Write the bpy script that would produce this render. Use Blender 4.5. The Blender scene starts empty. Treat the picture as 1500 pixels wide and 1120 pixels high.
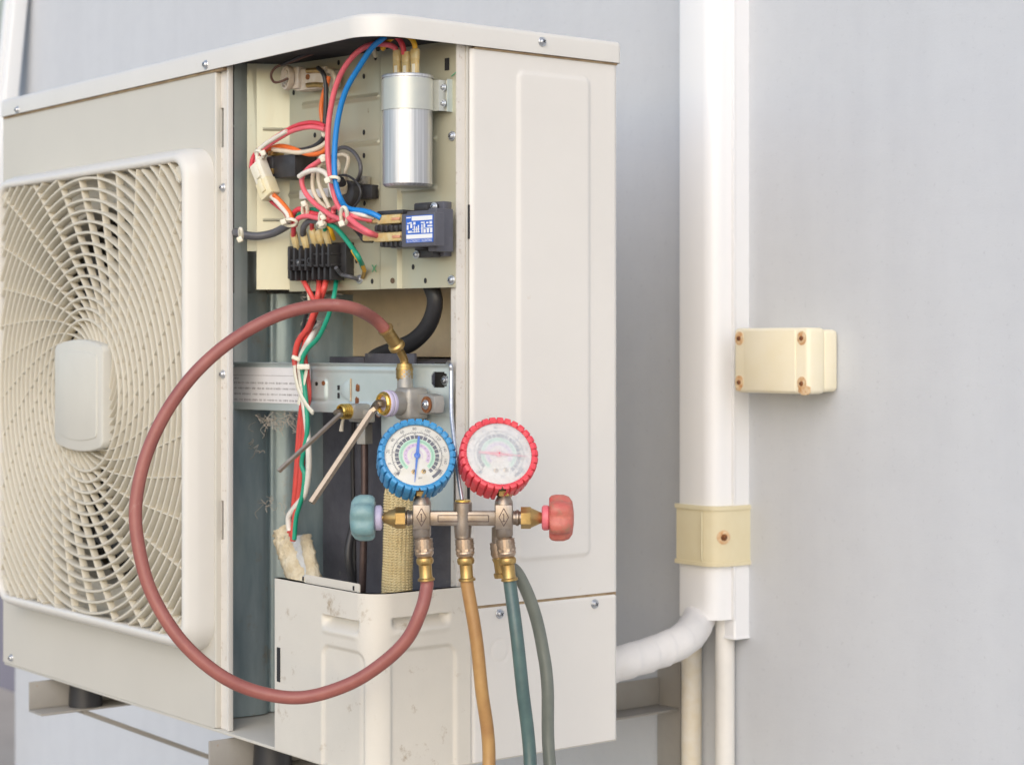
import bpy, bmesh, math, random
from mathutils import Vector, Matrix, noise
random.seed(7)
sc = bpy.context.scene
col = sc.collection
PI = math.pi
R = math.radians

# ------------------------------------------------------------------ camera
FPX = 2837.0                       # focal length in pixels of the 1500 px wide photograph
CX, CY = 750.0, 504.0
H = 0.98                           # eye height; the unit hangs on wall brackets
_n = math.hypot(2215, 3634)
CR, SR = 2215/_n, 3634/_n          # components of camera axes in the unit's frame
# near precise: tan of the yaw from both vanishing points
_n = math.hypot(2215, 2837); CR, SR = 2215/_n, 2837/_n
RV = Vector((CR, SR, 0)); FV = Vector((-SR, CR, 0))
DC = 1.905
CAM = RV*(0.0728*DC) - FV*DC + Vector((0, 0, H))
cd = bpy.data.cameras.new('camera'); cam = bpy.data.objects.new('camera', cd); col.objects.link(cam)
cam.location = CAM
cam.rotation_euler = Matrix((RV, Vector((0, 0, 1)), -FV)).transposed().to_euler()
cd.sensor_width = 36; cd.lens = 36*FPX/1500; cd.shift_y = (CY-560)/1500
cd.clip_start = 0.05; cd.clip_end = 200
cd.dof.use_dof = True; cd.dof.focus_distance = 1.90; cd.dof.aperture_fstop = 9
sc.camera = cam

# ------------------------------------------------------------------ light
SUN_EL, SUN_AZ = 30, -50           # azimuth: degrees from +X towards +Y
w = bpy.data.worlds.new('World'); sc.world = w; w.use_nodes = True
nt = w.node_tree; bg = nt.nodes['Background']
sky = nt.nodes.new('ShaderNodeTexSky'); sky.sky_type = 'NISHITA'; sky.sun_disc = False
sky.sun_elevation = R(SUN_EL); sky.sun_rotation = R(90-SUN_AZ)
sky.air_density = 1.0; sky.dust_density = 1.4; sky.ozone_density = 1.0
nt.links.new(sky.outputs[0], bg.inputs[0]); bg.inputs[1].default_value = 0.15
sl = bpy.data.lights.new('sun', 'SUN'); so = bpy.data.objects.new('sun', sl); col.objects.link(so)
sl.energy = 0.7; sl.angle = R(75); sl.color = (1.0, 0.97, 0.925)
sd = Vector((math.cos(R(SUN_EL))*math.cos(R(SUN_AZ)), math.cos(R(SUN_EL))*math.sin(R(SUN_AZ)), math.sin(R(SUN_EL))))
so.rotation_euler = sd.to_track_quat('Z', 'Y').to_euler(); so.location = (3, -3, 5)
vs = sc.view_settings
sc.display_settings.display_device = 'sRGB'
vs.view_transform = 'Standard'; vs.look = 'None'; vs.gamma = 1; vs.use_curve_mapping = False
vs.exposure = 0.50

# ------------------------------------------------------------------ measuring helpers
def ray(px, py): return FV + RV*((px-CX)/FPX) + Vector((0, 0, (CY-py)/FPX))
def onY(px, py, Y):
    d = ray(px, py); return CAM + d*((Y-CAM.y)/d.y)
def onX(px, py, X):
    d = ray(px, py); return CAM + d*((X-CAM.x)/d.x)
def at(px, py, dep): return CAM + ray(px, py)*dep
def dep(p): return (Vector(p)-CAM).dot(FV)
def mm(npx, p): return npx*dep(p)/FPX

# ------------------------------------------------------------------ materials
def mat(name, c, rough=.5, metal=0.0, var=0.0, vs_=15, c2=None, bump=0.0, bs=300, stretch=(1,1,1), dirt=None, dscale=60, damt=.5, spec=.5, coat=0.0, trans=0.0, rv=0.0, alpha=1.0, sss=0.0):
    m = bpy.data.materials.new(name); m.use_nodes = True
    n = m.node_tree.nodes; l = m.node_tree.links
    b = n['Principled BSDF']
    b.inputs['Base Color'].default_value = (*c, 1); b.inputs['Roughness'].default_value = rough
    b.inputs['Metallic'].default_value = metal; b.inputs['Specular IOR Level'].default_value = spec
    b.inputs['Coat Weight'].default_value = coat; b.inputs['Transmission Weight'].default_value = trans
    b.inputs['Alpha'].default_value = alpha
    if sss: b.inputs['Subsurface Weight'].default_value = sss; b.inputs['Subsurface Scale'].default_value = .003
    tc = n.new('ShaderNodeTexCoord'); mp = n.new('ShaderNodeMapping'); mp.inputs['Scale'].default_value = stretch
    l.new(tc.outputs['Object'], mp.inputs[0])
    cur = None
    if var or c2:
        t = n.new('ShaderNodeTexNoise'); t.inputs['Scale'].default_value = vs_; t.inputs['Detail'].default_value = 6; t.inputs['Roughness'].default_value = .62
        l.new(mp.outputs[0], t.inputs['Vector'])
        r = n.new('ShaderNodeValToRGB'); r.color_ramp.elements[0].position = .32; r.color_ramp.elements[1].position = .68
        a = c2 or tuple(x*(1-var) for x in c)
        r.color_ramp.elements[0].color = (*a, 1)
        r.color_ramp.elements[1].color = (*(c if c2 else tuple(min(1, x*(1+var*.6)) for x in c)), 1)
        l.new(t.outputs['Fac'], r.inputs[0]); cur = r.outputs[0]
        if rv:
            mr = n.new('ShaderNodeMapRange'); mr.inputs['To Min'].default_value = max(.05, rough-rv); mr.inputs['To Max'].default_value = min(1, rough+rv)
            l.new(t.outputs['Fac'], mr.inputs[0]); l.new(mr.outputs[0], b.inputs['Roughness'])
    if dirt:
        t2 = n.new('ShaderNodeTexNoise'); t2.inputs['Scale'].default_value = dscale; t2.inputs['Detail'].default_value = 8; t2.inputs['Roughness'].default_value = .7
        l.new(tc.outputs['Object'], t2.inputs['Vector'])
        r2 = n.new('ShaderNodeValToRGB'); r2.color_ramp.elements[0].position = .72-.22*damt; r2.color_ramp.elements[1].position = .80-.10*damt
        l.new(t2.outputs['Fac'], r2.inputs[0])
        mx = n.new('ShaderNodeMix'); mx.data_type = 'RGBA'
        l.new(r2.outputs[0], mx.inputs[0])
        if cur: l.new(cur, mx.inputs[6])
        else: mx.inputs[6].default_value = (*c, 1)
        mx.inputs[7].default_value = (*dirt, 1); cur = mx.outputs[2]
    if cur: l.new(cur, b.inputs['Base Color'])
    if bump:
        t3 = n.new('ShaderNodeTexNoise'); t3.inputs['Scale'].default_value = bs; t3.inputs['Detail'].default_value = 5
        l.new(mp.outputs[0], t3.inputs['Vector'])
        bp = n.new('ShaderNodeBump'); bp.inputs['Strength'].default_value = min(1, bump); bp.inputs['Distance'].default_value = .002
        l.new(t3.outputs['Fac'], bp.inputs['Height']); l.new(bp.outputs[0], b.inputs['Normal'])
    return m

CREAM = (.66, .625, .56)
m_front = mat('front_panel_paint_shaded', (.57, .545, .485), .38, var=.03, vs_=6, dirt=(.42, .34, .24), dscale=45, damt=.12, bump=.05, bs=500)  # same casing paint as the sides; the front's shade is put into its colour
m_side = mat('side_panel_paint_lit', (.71, .685, .645), .36, var=.03, vs_=5, dirt=(.60, .53, .44), dscale=40, damt=.2, bump=.04, bs=500)  # casing paint made lighter, so the side's brighter light sits in the colour
m_lid = mat('lid_paint', (.68, .66, .62), .34, var=.035, vs_=8, dirt=(.52, .44, .34), dscale=38, damt=.26, bump=.04, bs=500)
m_flange = mat('worn_flange_paint', (.70, .66, .60), .5, var=.06, vs_=20, dirt=(.42, .32, .24), dscale=120, damt=.65, bump=.15, bs=300)
m_lower = mat('lower_panel_paint', (.655, .62, .55), .4, var=.05, vs_=9, dirt=(.36, .28, .19), dscale=40, damt=.5, bump=.08, bs=400)
m_plastic = mat('grille_plastic', (.61, .565, .465), .42, var=.03, vs_=12, bump=.04, bs=300)
m_rim = mat('grille_rim_plastic', (.69, .665, .615), .34, var=.02, vs_=10)
m_hub = mat('hub_plastic', (.60, .58, .515), .42, var=.03, vs_=20)
m_black = mat('dark_foam', (.035, .033, .035), .9, var=.4, vs_=60)
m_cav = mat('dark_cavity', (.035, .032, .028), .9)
m_fan = mat('fan_blade_grey', (.11, .11, .11), .5)
m_coil = mat('coil_fins', (.20, .19, .17), .5, metal=.3, var=.5, vs_=300, stretch=(1, 1, .02))
m_chrom = mat('yellow_zinc_plate', (.53, .465, .315), .38, metal=.32, var=.12, vs_=7, c2=(.465, .485, .395), rv=.08, bump=.06, bs=180, stretch=(1, 1, .25), dirt=(.30, .24, .16), dscale=50, damt=.2)
m_zinc = mat('galvanised_steel', (.58, .64, .63), .36, metal=.35, c2=(.47, .55, .55), vs_=22, rv=.1, bump=.05, bs=150, dirt=(.34, .28, .2), dscale=70, damt=.25)
m_teal = mat('dusty_partition_steel', (.42, .50, .515), .33, metal=.4, c2=(.20, .28, .31), vs_=26, rv=.14, dirt=(.33, .31, .26), dscale=38, damt=.6, stretch=(1, 1, .22))
m_beigein = mat('inside_back_paint', (.72, .58, .38), .6, var=.15, vs_=14, dirt=(.28, .21, .13), dscale=40, damt=.3)
m_jacket = mat('compressor_jacket', (.115, .115, .135), .6, c2=(.07, .07, .085), vs_=25, bump=.6, bs=90, dirt=(.20, .19, .17), dscale=42, damt=.42)
m_alu = mat('brushed_aluminium', (.70, .70, .705), .42, metal=.85, c2=(.44, .44, .45), vs_=40, rv=.08, stretch=(8, 8, .12), bump=.04, bs=500)
m_screw = mat('screw_zinc', (.55, .57, .60), .3, metal=.85, var=.2, vs_=300)
m_dark = mat('recess_dark', (.02, .02, .022), .7)
m_rust = mat('rust', (.30, .115, .035), .85, c2=(.12, .04, .018), vs_=240, bump=.5, bs=700)
m_rusty = mat('rust_stain', (.55, .27, .10), .8, c2=(.75, .62, .42), vs_=170)
m_brass = mat('brass', (.54, .37, .14), .36, metal=.85, c2=(.38, .255, .105), vs_=90, rv=.1, bump=.05, bs=500)
m_gold = mat('clean_brass', (.80, .57, .17), .24, metal=.9, c2=(.70, .47, .12), vs_=90)
m_nickel = mat('worn_nickel_brass', (.37, .325, .29), .36, metal=.8, c2=(.27, .21, .155), vs_=60, rv=.12, bump=.05, bs=500)
m_knurl = mat('knurled_brass', (.50, .41, .33), .36, metal=.8, c2=(.40, .28, .19), vs_=80)
m_steel = mat('tool_steel', (.40, .335, .265), .33, metal=.85, c2=(.30, .245, .19), vs_=60)
m_valve = mat('valve_cast_grey', (.33, .325, .31), .5, metal=.5, c2=(.42, .39, .34), vs_=60, bump=.2, bs=300)
m_blk = mat('black_plastic', (.035, .034, .037), .42, var=.3, vs_=80, dirt=(.17, .15, .13), dscale=90, damt=.32)
m_bake = mat('contactor_plastic', (.095, .095, .115), .40, var=.15, vs_=60, dirt=(.20, .19, .18), dscale=90, damt=.2)
m_hose_r = mat('red_hose_rubber', (.345, .118, .095), .42, c2=(.265, .082, .07), vs_=22, bump=.15, bs=220, dirt=(.40, .20, .17), dscale=75, damt=.42)
m_hose_a = mat('amber_hose_rubber', (.44, .255, .09), .3, c2=(.33, .165, .06), vs_=35, bump=.1, bs=220)
m_hose_g = mat('green_hose_rubber', (.085, .145, .135), .3, c2=(.06, .10, .10), vs_=40, bump=.1, bs=220)
m_hose_y = mat('grey_hose_rubber', (.165, .18, .155), .38, c2=(.13, .145, .125), vs_=40, bump=.1, bs=220)
m_boot_b = mat('blue_rubber', (.045, .225, .46), .42, c2=(.05, .30, .58), vs_=50, bump=.1, bs=300)
m_boot_r = mat('red_rubber', (.66, .045, .07), .42, c2=(.74, .085, .10), vs_=50, bump=.1, bs=300)
m_kn_g = mat('worn_green_knob', (.14, .27, .29), .42, c2=(.25, .37, .36), vs_=60, dirt=(.42, .42, .50), dscale=70, damt=.35, bump=.15, bs=200)
m_kn_r = mat('worn_red_knob', (.50, .10, .085), .45, c2=(.56, .18, .13), vs_=60, dirt=(.30, .19, .12), dscale=75, damt=.9, bump=.5, bs=200)
m_kn_h = mat('lilac_collar', (.52, .47, .62), .4); m_kn_p = mat('pink_collar', (.72, .16, .19), .4)
m_dial = mat('dial_face', (.80, .785, .74), .45, c2=(.72, .69, .60), vs_=70)
m_pgrey = mat('dial_grey_print', (.10, .105, .13), .5); m_pgreen = mat('dial_green_print', (.42, .72, .54), .5); m_ppurp = mat('dial_purple_print', (.66, .50, .70), .5)
m_ink = mat('dial_black_print', (.05, .05, .06), .5)
m_nblue = mat('blue_needle', (.03, .16, .62), .35); m_nred = mat('red_needle', (.75, .06, .12), .35)
def glassmat(name, haze):
    m = bpy.data.materials.new(name); m.use_nodes = True; n = m.node_tree.nodes; l = m.node_tree.links
    out = n['Material Output']; n.remove(n['Principled BSDF'])
    tr = n.new('ShaderNodeBsdfTransparent'); gl = n.new('ShaderNodeBsdfGlossy'); gl.inputs['Roughness'].default_value = .12 if haze < .3 else .3
    df = n.new('ShaderNodeBsdfDiffuse'); df.inputs[0].default_value = (.83, .84, .86, 1)
    fr = n.new('ShaderNodeFresnel'); fr.inputs[0].default_value = 1.45
    mx = n.new('ShaderNodeMixShader'); mx2 = n.new('ShaderNodeMixShader')
    tc = n.new('ShaderNodeTexCoord'); mp = n.new('ShaderNodeMapping'); mp.inputs['Scale'].default_value = (1, 1, 1)
    mp.inputs['Rotation'].default_value = (.3, .5, .7)
    t = n.new('ShaderNodeTexNoise'); t.inputs['Scale'].default_value = 45; t.inputs['Detail'].default_value = 8; t.inputs['Roughness'].default_value = .7
    r = n.new('ShaderNodeValToRGB'); r.color_ramp.elements[0].position = .3; r.color_ramp.elements[1].position = .75
    r.color_ramp.elements[0].color = (haze*.75,)*3+(1,); r.color_ramp.elements[1].color = (min(1, haze*1.35),)*3+(1,)
    l.new(tc.outputs['Object'], mp.inputs[0]); l.new(mp.outputs[0], t.inputs['Vector']); l.new(t.outputs['Fac'], r.inputs[0])
    l.new(fr.outputs[0], mx.inputs[0]); l.new(tr.outputs[0], mx.inputs[1]); l.new(gl.outputs[0], mx.inputs[2])
    l.new(r.outputs[0], mx2.inputs[0]); l.new(mx.outputs[0], mx2.inputs[1]); l.new(df.outputs[0], mx2.inputs[2])
    l.new(mx2.outputs[0], out.inputs[0]); return m
m_glass = glassmat('clear_gauge_lens', .05); m_glass_r = glassmat('scratched_gauge_lens', .42)
m_sleeve = mat('yellowed_clear_sleeve', (.74, .50, .16), .25, c2=(.78, .66, .38), vs_=110, trans=.25)
m_nylon = mat('yellowed_nylon', (.74, .69, .52), .4, c2=(.78, .75, .66), vs_=60)
m_conn = mat('connector_nylon', (.76, .71, .55), .4, c2=(.74, .64, .36), vs_=35)
m_ceram = mat('ceramic', (.62, .58, .53), .45, c2=(.52, .44, .34), vs_=90)
m_wire = {}
for k, c in dict(red=(.68, .06, .085), pink=(.78, .14, .175), blue=(.01, .22, .62), yellow=(.78, .42, .02), orange=(.80, .17, .03), black=(.035, .034, .037), grey=(.10, .10, .11), white=(.74, .70, .62), cream=(.70, .62, .48), green=(.015, .33, .20), brown=(.11, .05, .035), bundle=(.66, .075, .06)).items():
    m_wire[k] = mat('wire_%s' % k, c, .36, var=.12, vs_=60)
m_foam = mat('yellowed_foam', (.78, .71, .55), .95, c2=(.60, .49, .31), vs_=70, bump=1, bs=420)
m_foamw = mat('white_wool', (.66, .67, .67), .95, c2=(.50, .52, .53), vs_=70, bump=1, bs=420)
m_mesh = mat('beige_net_sleeve', (.68, .58, .34), .6, c2=(.60, .47, .24), vs_=60)
m_rub = mat('black_rubber_hose', (.03, .03, .033), .42, dirt=(.12, .11, .10), dscale=50, damt=.5)
m_copper = mat('dull_copper', (.12, .085, .08), .4, metal=.6, var=.3, vs_=60)
m_lbl = mat('label_paper', (.72, .71, .71), .55, var=.05, vs_=40); m_lbltxt = mat('faded_label_print', (.34, .32, .32), .6)
m_blue = mat('blue_print', (.03, .13, .55), .45); m_wprint = mat('white_print', (.78, .78, .78), .5)
m_duct = mat('white_pvc', (.82, .825, .84), .34, var=.015, vs_=5)
m_strap = mat('yellowed_pvc', (.72, .66, .47), .42, c2=(.68, .60, .40), vs_=14)
m_box = mat('ivory_pvc', (.82, .745, .545), .42, c2=(.85, .79, .63), vs_=16, bump=.05, bs=200)
m_tape = mat('white_wrap_tape', (.78, .765, .755), .5, var=.05, vs_=30, bump=.3, bs=90, dirt=(.6, .55, .48), dscale=35, damt=.3)
m_pipe = mat('drain_pvc', (.76, .74, .70), .4, var=.05, vs_=20)
m_pipec = mat('drain_pvc_yellowed', (.70, .62, .47), .5, c2=(.74, .70, .63), vs_=40)
m_post = mat('white_post_paint', (.76, .77, .78), .4, var=.02, vs_=5)

def wallmat(name, base, base2):
    m = bpy.data.materials.new(name); m.use_nodes = True; n = m.node_tree.nodes; l = m.node_tree.links
    b = n['Principled BSDF']; b.inputs['Roughness'].default_value = .62; b.inputs['Specular IOR Level'].default_value = .35
    tc = n.new('ShaderNodeTexCoord')
    def nz(scale, det, st, rough=.55):
        mp = n.new('ShaderNodeMapping'); mp.inputs['Scale'].default_value = st; l.new(tc.outputs['Object'], mp.inputs[0])
        t = n.new('ShaderNodeTexNoise'); t.inputs['Scale'].default_value = scale; t.inputs['Detail'].default_value = det; t.inputs['Roughness'].default_value = rough
        l.new(mp.outputs[0], t.inputs['Vector']); return t.outputs['Fac']
    a = nz(2.2, 5, (1, 1, .35)); f = nz(26, 6, (1, 1, 1)); s = nz(9, 5, (.6, 1, 3.0)); g = nz(420, 3, (1, 1, 1))
    r = n.new('ShaderNodeValToRGB'); r.color_ramp.elements[0].position = .3; r.color_ramp.elements[1].position = .7
    r.color_ramp.elements[0].color = (*base2, 1); r.color_ramp.elements[1].color = (*base, 1); l.new(a, r.inputs[0])
    r2 = n.new('ShaderNodeValToRGB'); r2.color_ramp.elements[0].position = .25; r2.color_ramp.elements[0].color = (.97, .97, .975, 1); r2.color_ramp.elements[1].position = .6; l.new(f, r2.inputs[0])
    mx = n.new('ShaderNodeMix'); mx.data_type = 'RGBA'; mx.blend_type = 'MULTIPLY'; mx.inputs[0].default_value = 1
    l.new(r.outputs[0], mx.inputs[6]); l.new(r2.outputs[0], mx.inputs[7])
    # sparse grey scuffs
    q = nz(7, 8, (1, 1, .6), .75); r3 = n.new('ShaderNodeValToRGB'); r3.color_ramp.elements[0].position = .72; r3.color_ramp.elements[1].position = .82; r3.color_ramp.elements[1].color = (.25, .25, .25, 1); l.new(q, r3.inputs[0])
    mx2 = n.new('ShaderNodeMix'); mx2.data_type = 'RGBA'; l.new(r3.outputs[0], mx2.inputs[0]); l.new(mx.outputs[2], mx2.inputs[6]); mx2.inputs[7].default_value = (*[x*.8 for x in base2], 1)
    st_ = nz(16, 5, (1, 1, .07), .6); r4 = n.new('ShaderNodeValToRGB'); r4.color_ramp.elements[0].position = .36; r4.color_ramp.elements[0].color = (.972, .972, .974, 1); r4.color_ramp.elements[1].position = .60; l.new(st_, r4.inputs[0])
    sp_n = nz(130, 4, (1, 1, 1), .7); r5 = n.new('ShaderNodeValToRGB'); r5.color_ramp.elements[0].position = .27; r5.color_ramp.elements[0].color = (.86, .86, .87, 1); r5.color_ramp.elements[1].position = .40; l.new(sp_n, r5.inputs[0])
    mx3 = n.new('ShaderNodeMix'); mx3.data_type = 'RGBA'; mx3.blend_type = 'MULTIPLY'; mx3.inputs[0].default_value = 1; l.new(mx2.outputs[2], mx3.inputs[6]); l.new(r4.outputs[0], mx3.inputs[7])
    mx4 = n.new('ShaderNodeMix'); mx4.data_type = 'RGBA'; mx4.blend_type = 'MULTIPLY'; mx4.inputs[0].default_value = 1; l.new(mx3.outputs[2], mx4.inputs[6]); l.new(r5.outputs[0], mx4.inputs[7])
    l.new(mx4.outputs[2], b.inputs['Base Color'])
    ad = n.new('ShaderNodeMath'); ad.operation = 'MULTIPLY_ADD'; ad.inputs[1].default_value = .8; l.new(s, ad.inputs[0]); l.new(f, ad.inputs[2])
    ad2 = n.new('ShaderNodeMath'); ad2.operation = 'MULTIPLY_ADD'; ad2.inputs[1].default_value = .25; l.new(g, ad2.inputs[0]); l.new(ad.outputs[0], ad2.inputs[2])
    bp = n.new('ShaderNodeBump'); bp.inputs['Strength'].default_value = .22; bp.inputs['Distance'].default_value = .003
    l.new(ad2.outputs[0], bp.inputs['Height']); l.new(bp.outputs[0], b.inputs['Normal']); return m
m_wall = wallmat('grey_wall_paint', (.57, .592, .625), (.555, .575, .608))
m_gwall = wallmat('pale_green_wall_paint', (.42, .47, .42), (.34, .39, .36))
m_dado = wallmat('purple_grey_dado_paint', (.25, .24, .29), (.21, .20, .25))
m_band = mat('clamp_zinc', (.58, .58, .52), .38, metal=.5, c2=(.50, .52, .49), vs_=25, rv=.08)
m_arm = mat('dull_bracket_paint', (.33, .31, .28), .5, var=.1, dirt=(.30, .16, .08), dscale=60, damt=.3)
m_ground = mat('concrete_yard', (.57, .51, .43), .85, c2=(.50, .44, .37), vs_=4, bump=.4, bs=60, dirt=(.28, .24, .2), dscale=9, damt=.3)

# ------------------------------------------------------------------ object helpers
def tag(o, label=None, cat=None, group=None, kind=None):
    if label: o['label'] = label
    if cat: o['category'] = cat
    if group: o['group'] = group
    if kind: o['kind'] = kind
    return o
def thing(name, label, cat, loc, group=None):
    o = bpy.data.objects.new(name, None); o.empty_display_size = .05; col.objects.link(o); o.location = loc
    return tag(o, label, cat, group)
def woff(p):
    v = Vector((0, 0, 0))
    while p: v = v + p.location; p = p.parent
    return v
def tomesh(name, bm, mats, ang=38):
    me = bpy.data.meshes.new(name)
    bmesh.ops.recalc_face_normals(bm, faces=bm.faces[:])
    bm.to_mesh(me); bm.free()
    for m in (mats if isinstance(mats, (list, tuple)) else [mats]): me.materials.append(m)
    if len(me.polygons):
        me.polygons.foreach_set('use_smooth', [True]*len(me.polygons)); me.set_sharp_from_angle(angle=R(ang))
    return me
def obj(name, bm, mats, parent=None, ang=38, loc=None):
    """mesh in world coordinates; its origin goes to the parent's base (or loc)"""
    off = woff(parent)
    if parent is None and loc is not None: off = Vector(loc)
    bmesh.ops.translate(bm, verts=bm.verts[:], vec=-off)
    o = bpy.data.objects.new(name, tomesh(name, bm, mats, ang)); col.objects.link(o)
    if parent: o.parent = parent
    elif loc is not None: o.location = loc
    return o
def inst(name, me, M, parent):
    o = bpy.data.objects.new(name, me); col.objects.link(o); o.parent = parent
    o.matrix_basis = Matrix.Translation(-woff(parent)) @ M
    return o
def frame(o, z, x=None):
    z = Vector(z).normalized()
    if x is None: x = Vector((1, 0, 0)) if abs(z.x) < .9 else Vector((0, 1, 0))
    x = Vector(x); x = (x - z*x.dot(z)).normalized(); y = z.cross(x)
    M = Matrix((x, y, z)).transposed().to_4x4(); M.translation = Vector(o); return M
def B(): return bmesh.new()
def merge(bm, tmp, M=None, mi=0):
    if M is not None: bmesh.ops.transform(tmp, matrix=M, verts=tmp.verts[:])
    vm = [bm.verts.new(v.co) for v in tmp.verts]
    for v_, nv in zip(tmp.verts, vm): v_.index = nv.index
    tmp.verts.index_update()
    for f in tmp.faces:
        try:
            nf = bm.faces.new([vm[v.index] for v in f.verts]); nf.material_index = mi
        except ValueError: pass
    tmp.free()
def box(bm, lo, hi, M=None, bev=0.0, seg=2, mi=0):
    t = bmesh.new(); bmesh.ops.create_cube(t, size=1)
    lo = Vector(lo); hi = Vector(hi); lo, hi = Vector(map(min, lo, hi)), Vector(map(max, lo, hi))
    s = hi-lo; c = (hi+lo)/2
    for v in t.verts: v.co = Vector((v.co.x*s.x, v.co.y*s.y, v.co.z*s.z)) + c
    if bev: bmesh.ops.bevel(t, geom=t.edges[:], offset=min(bev, min(s)*.45), segments=seg, affect='EDGES', profile=.5)
    merge(bm, t, M, mi)
def prism(bm, poly, z0, z1, M=None, bev=0.0, mi=0, seg=2):
    t = bmesh.new(); vs_ = [t.verts.new((x, y, z0)) for x, y in poly]; f = t.faces.new(vs_)
    r = bmesh.ops.extrude_face_region(t, geom=[f]); nv = [e for e in r['geom'] if isinstance(e, bmesh.types.BMVert)]
    bmesh.ops.translate(t, verts=nv, vec=(0, 0, z1-z0))
    if bev:
        es = [e for e in t.edges if all(abs(v.co.z-z1) < 1e-7 for v in e.verts)]
        bmesh.ops.bevel(t, geom=es, offset=bev, segments=seg, affect='EDGES', profile=.5)
    merge(bm, t, M, mi)
def lathe(bm, prof, n=24, M=None, rf=None, mi=0, caps=True):
    t = bmesh.new(); rings = []
    for j, (r, z) in enumerate(prof):
        rings.append([t.verts.new(((r if not rf else r+rf(i, j, r))*math.cos(2*PI*i/n), (r if not rf else r+rf(i, j, r))*math.sin(2*PI*i/n), z)) for i in range(n)])
    for a, b in zip(rings, rings[1:]):
        for i in range(n): t.faces.new((a[i], a[(i+1) % n], b[(i+1) % n], b[i]))
    if caps: t.faces.new(rings[0][::-1]); t.faces.new(rings[-1])
    merge(bm, t, M, mi)
def rrect(w, h, r, n=5, cx=0, cy=0):
    pts = []
    for k, (sx, sy) in enumerate(((1, 1), (-1, 1), (-1, -1), (1, -1))):
        for i in range(n+1):
            a = PI/2*k + PI/2*i/n
            pts.append((cx+sx*(w/2-r)+r*math.cos(a), cy+sy*(h/2-r)+r*math.sin(a)))
    return pts
def smooth(pts, k=8):
    """Catmull-Rom through 3-D points (or tuples with extra values)"""
    P = [Vector(p) for p in pts]
    if len(P) < 3: return P
    P = [P[0]*2-P[1]] + P + [P[-1]*2-P[-2]]
    out = []
    for i in range(1, len(P)-2):
        p0, p1, p2, p3 = P[i-1:i+3]
        for j in range(k):
            t = j/k
            out.append(.5*((2*p1)+(p2-p0)*t+(2*p0-5*p1+4*p2-p3)*t*t+(3*p1-p0-3*p2+p3)*t**3))
    out.append(P[-2]); return out
def tube(bm, pts, r, n=8, caps=True, rf=None, mi=0, twist=0, flat=None):
    T = []
    N = len(pts)
    for i in range(N): T.append((pts[min(i+1, N-1)]-pts[max(i-1, 0)]).normalized())
    u = Vector((0, 0, 1)) if abs(T[0].z) < .9 else Vector((1, 0, 0))
    u = (u-T[0]*u.dot(T[0])).normalized(); rings = []
    for i in range(N):
        u = (u-T[i]*u.dot(T[i])).normalized(); v = T[i].cross(u)
        ring = []
        for k in range(n):
            a = 2*PI*k/n + twist
            rr = (r(i/(N-1)) if callable(r) else r)
            if rf: rr += rf(k, i)
            fx, fy = flat or (1, 1)
            ring.append(bm.verts.new(pts[i]+u*(rr*fx*math.cos(a))+v*(rr*fy*math.sin(a))))
        rings.append(ring)
    fs = []
    for a, b in zip(rings, rings[1:]):
        for k in range(n): fs.append(bm.faces.new((a[k], a[(k+1) % n], b[(k+1) % n], b[k])))
    if caps: fs.append(bm.faces.new(rings[0][::-1])); fs.append(bm.faces.new(rings[-1]))
    for f in fs: f.material_index = mi
def text(bm, s, size, M, mi=0, ext=0.0, align='CENTER'):
    cu = bpy.data.curves.new('t', 'FONT'); cu.body = s; cu.size = size; cu.align_x = align; cu.align_y = 'CENTER'; cu.extrude = ext; cu.resolution_u = 2
    o = bpy.data.objects.new('t', cu); col.objects.link(o)
    dg = bpy.context.evaluated_depsgraph_get(); me = bpy.data.meshes.new_from_object(o.evaluated_get(dg))
    t = bmesh.new(); t.from_mesh(me); merge(bm, t, M, mi)
    bpy.data.objects.remove(o); bpy.data.curves.remove(cu); bpy.data.meshes.remove(me)
def sstep(a, b, x):
    t = max(0, min(1, (x-a)/(b-a))); return t*t*(3-2*t)
def sdr(x, y, cx, cy, hw, hh, r):
    qx = abs(x-cx)-hw+r; qy = abs(y-cy)-hh+r
    return math.hypot(max(qx, 0), max(qy, 0))+min(max(qx, qy), 0)-r
def sheet(bm, fn, s0, s1, z0, z1, ds, disp=None, keep=None, thick=0.0):
    ns = max(1, int(abs(s1-s0)/ds)); nz = max(1, int(abs(z1-z0)/ds)); g = []
    for j in range(nz+1):
        z = z0+(z1-z0)*j/nz; row = []
        for i in range(ns+1):
            s = s0+(s1-s0)*i/ns; p, nn = fn(s, z)
            row.append(bm.verts.new(p + nn*(disp(s, z) if disp else 0)))
        g.append(row)
    for j in range(nz):
        for i in range(ns):
            if keep and not keep(s0+(s1-s0)*(i+.5)/ns, z0+(z1-z0)*(j+.5)/nz): continue
            bm.faces.new((g[j][i], g[j][i+1], g[j+1][i+1], g[j+1][i]))
    if thick:
        bmesh.ops.recalc_face_normals(bm, faces=bm.faces[:])
        bmesh.ops.solidify(bm, geom=bm.faces[:], thickness=thick)
    lone = [v for v in bm.verts if not v.link_faces]
    bmesh.ops.delete(bm, geom=lone, context='VERTS')

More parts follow.
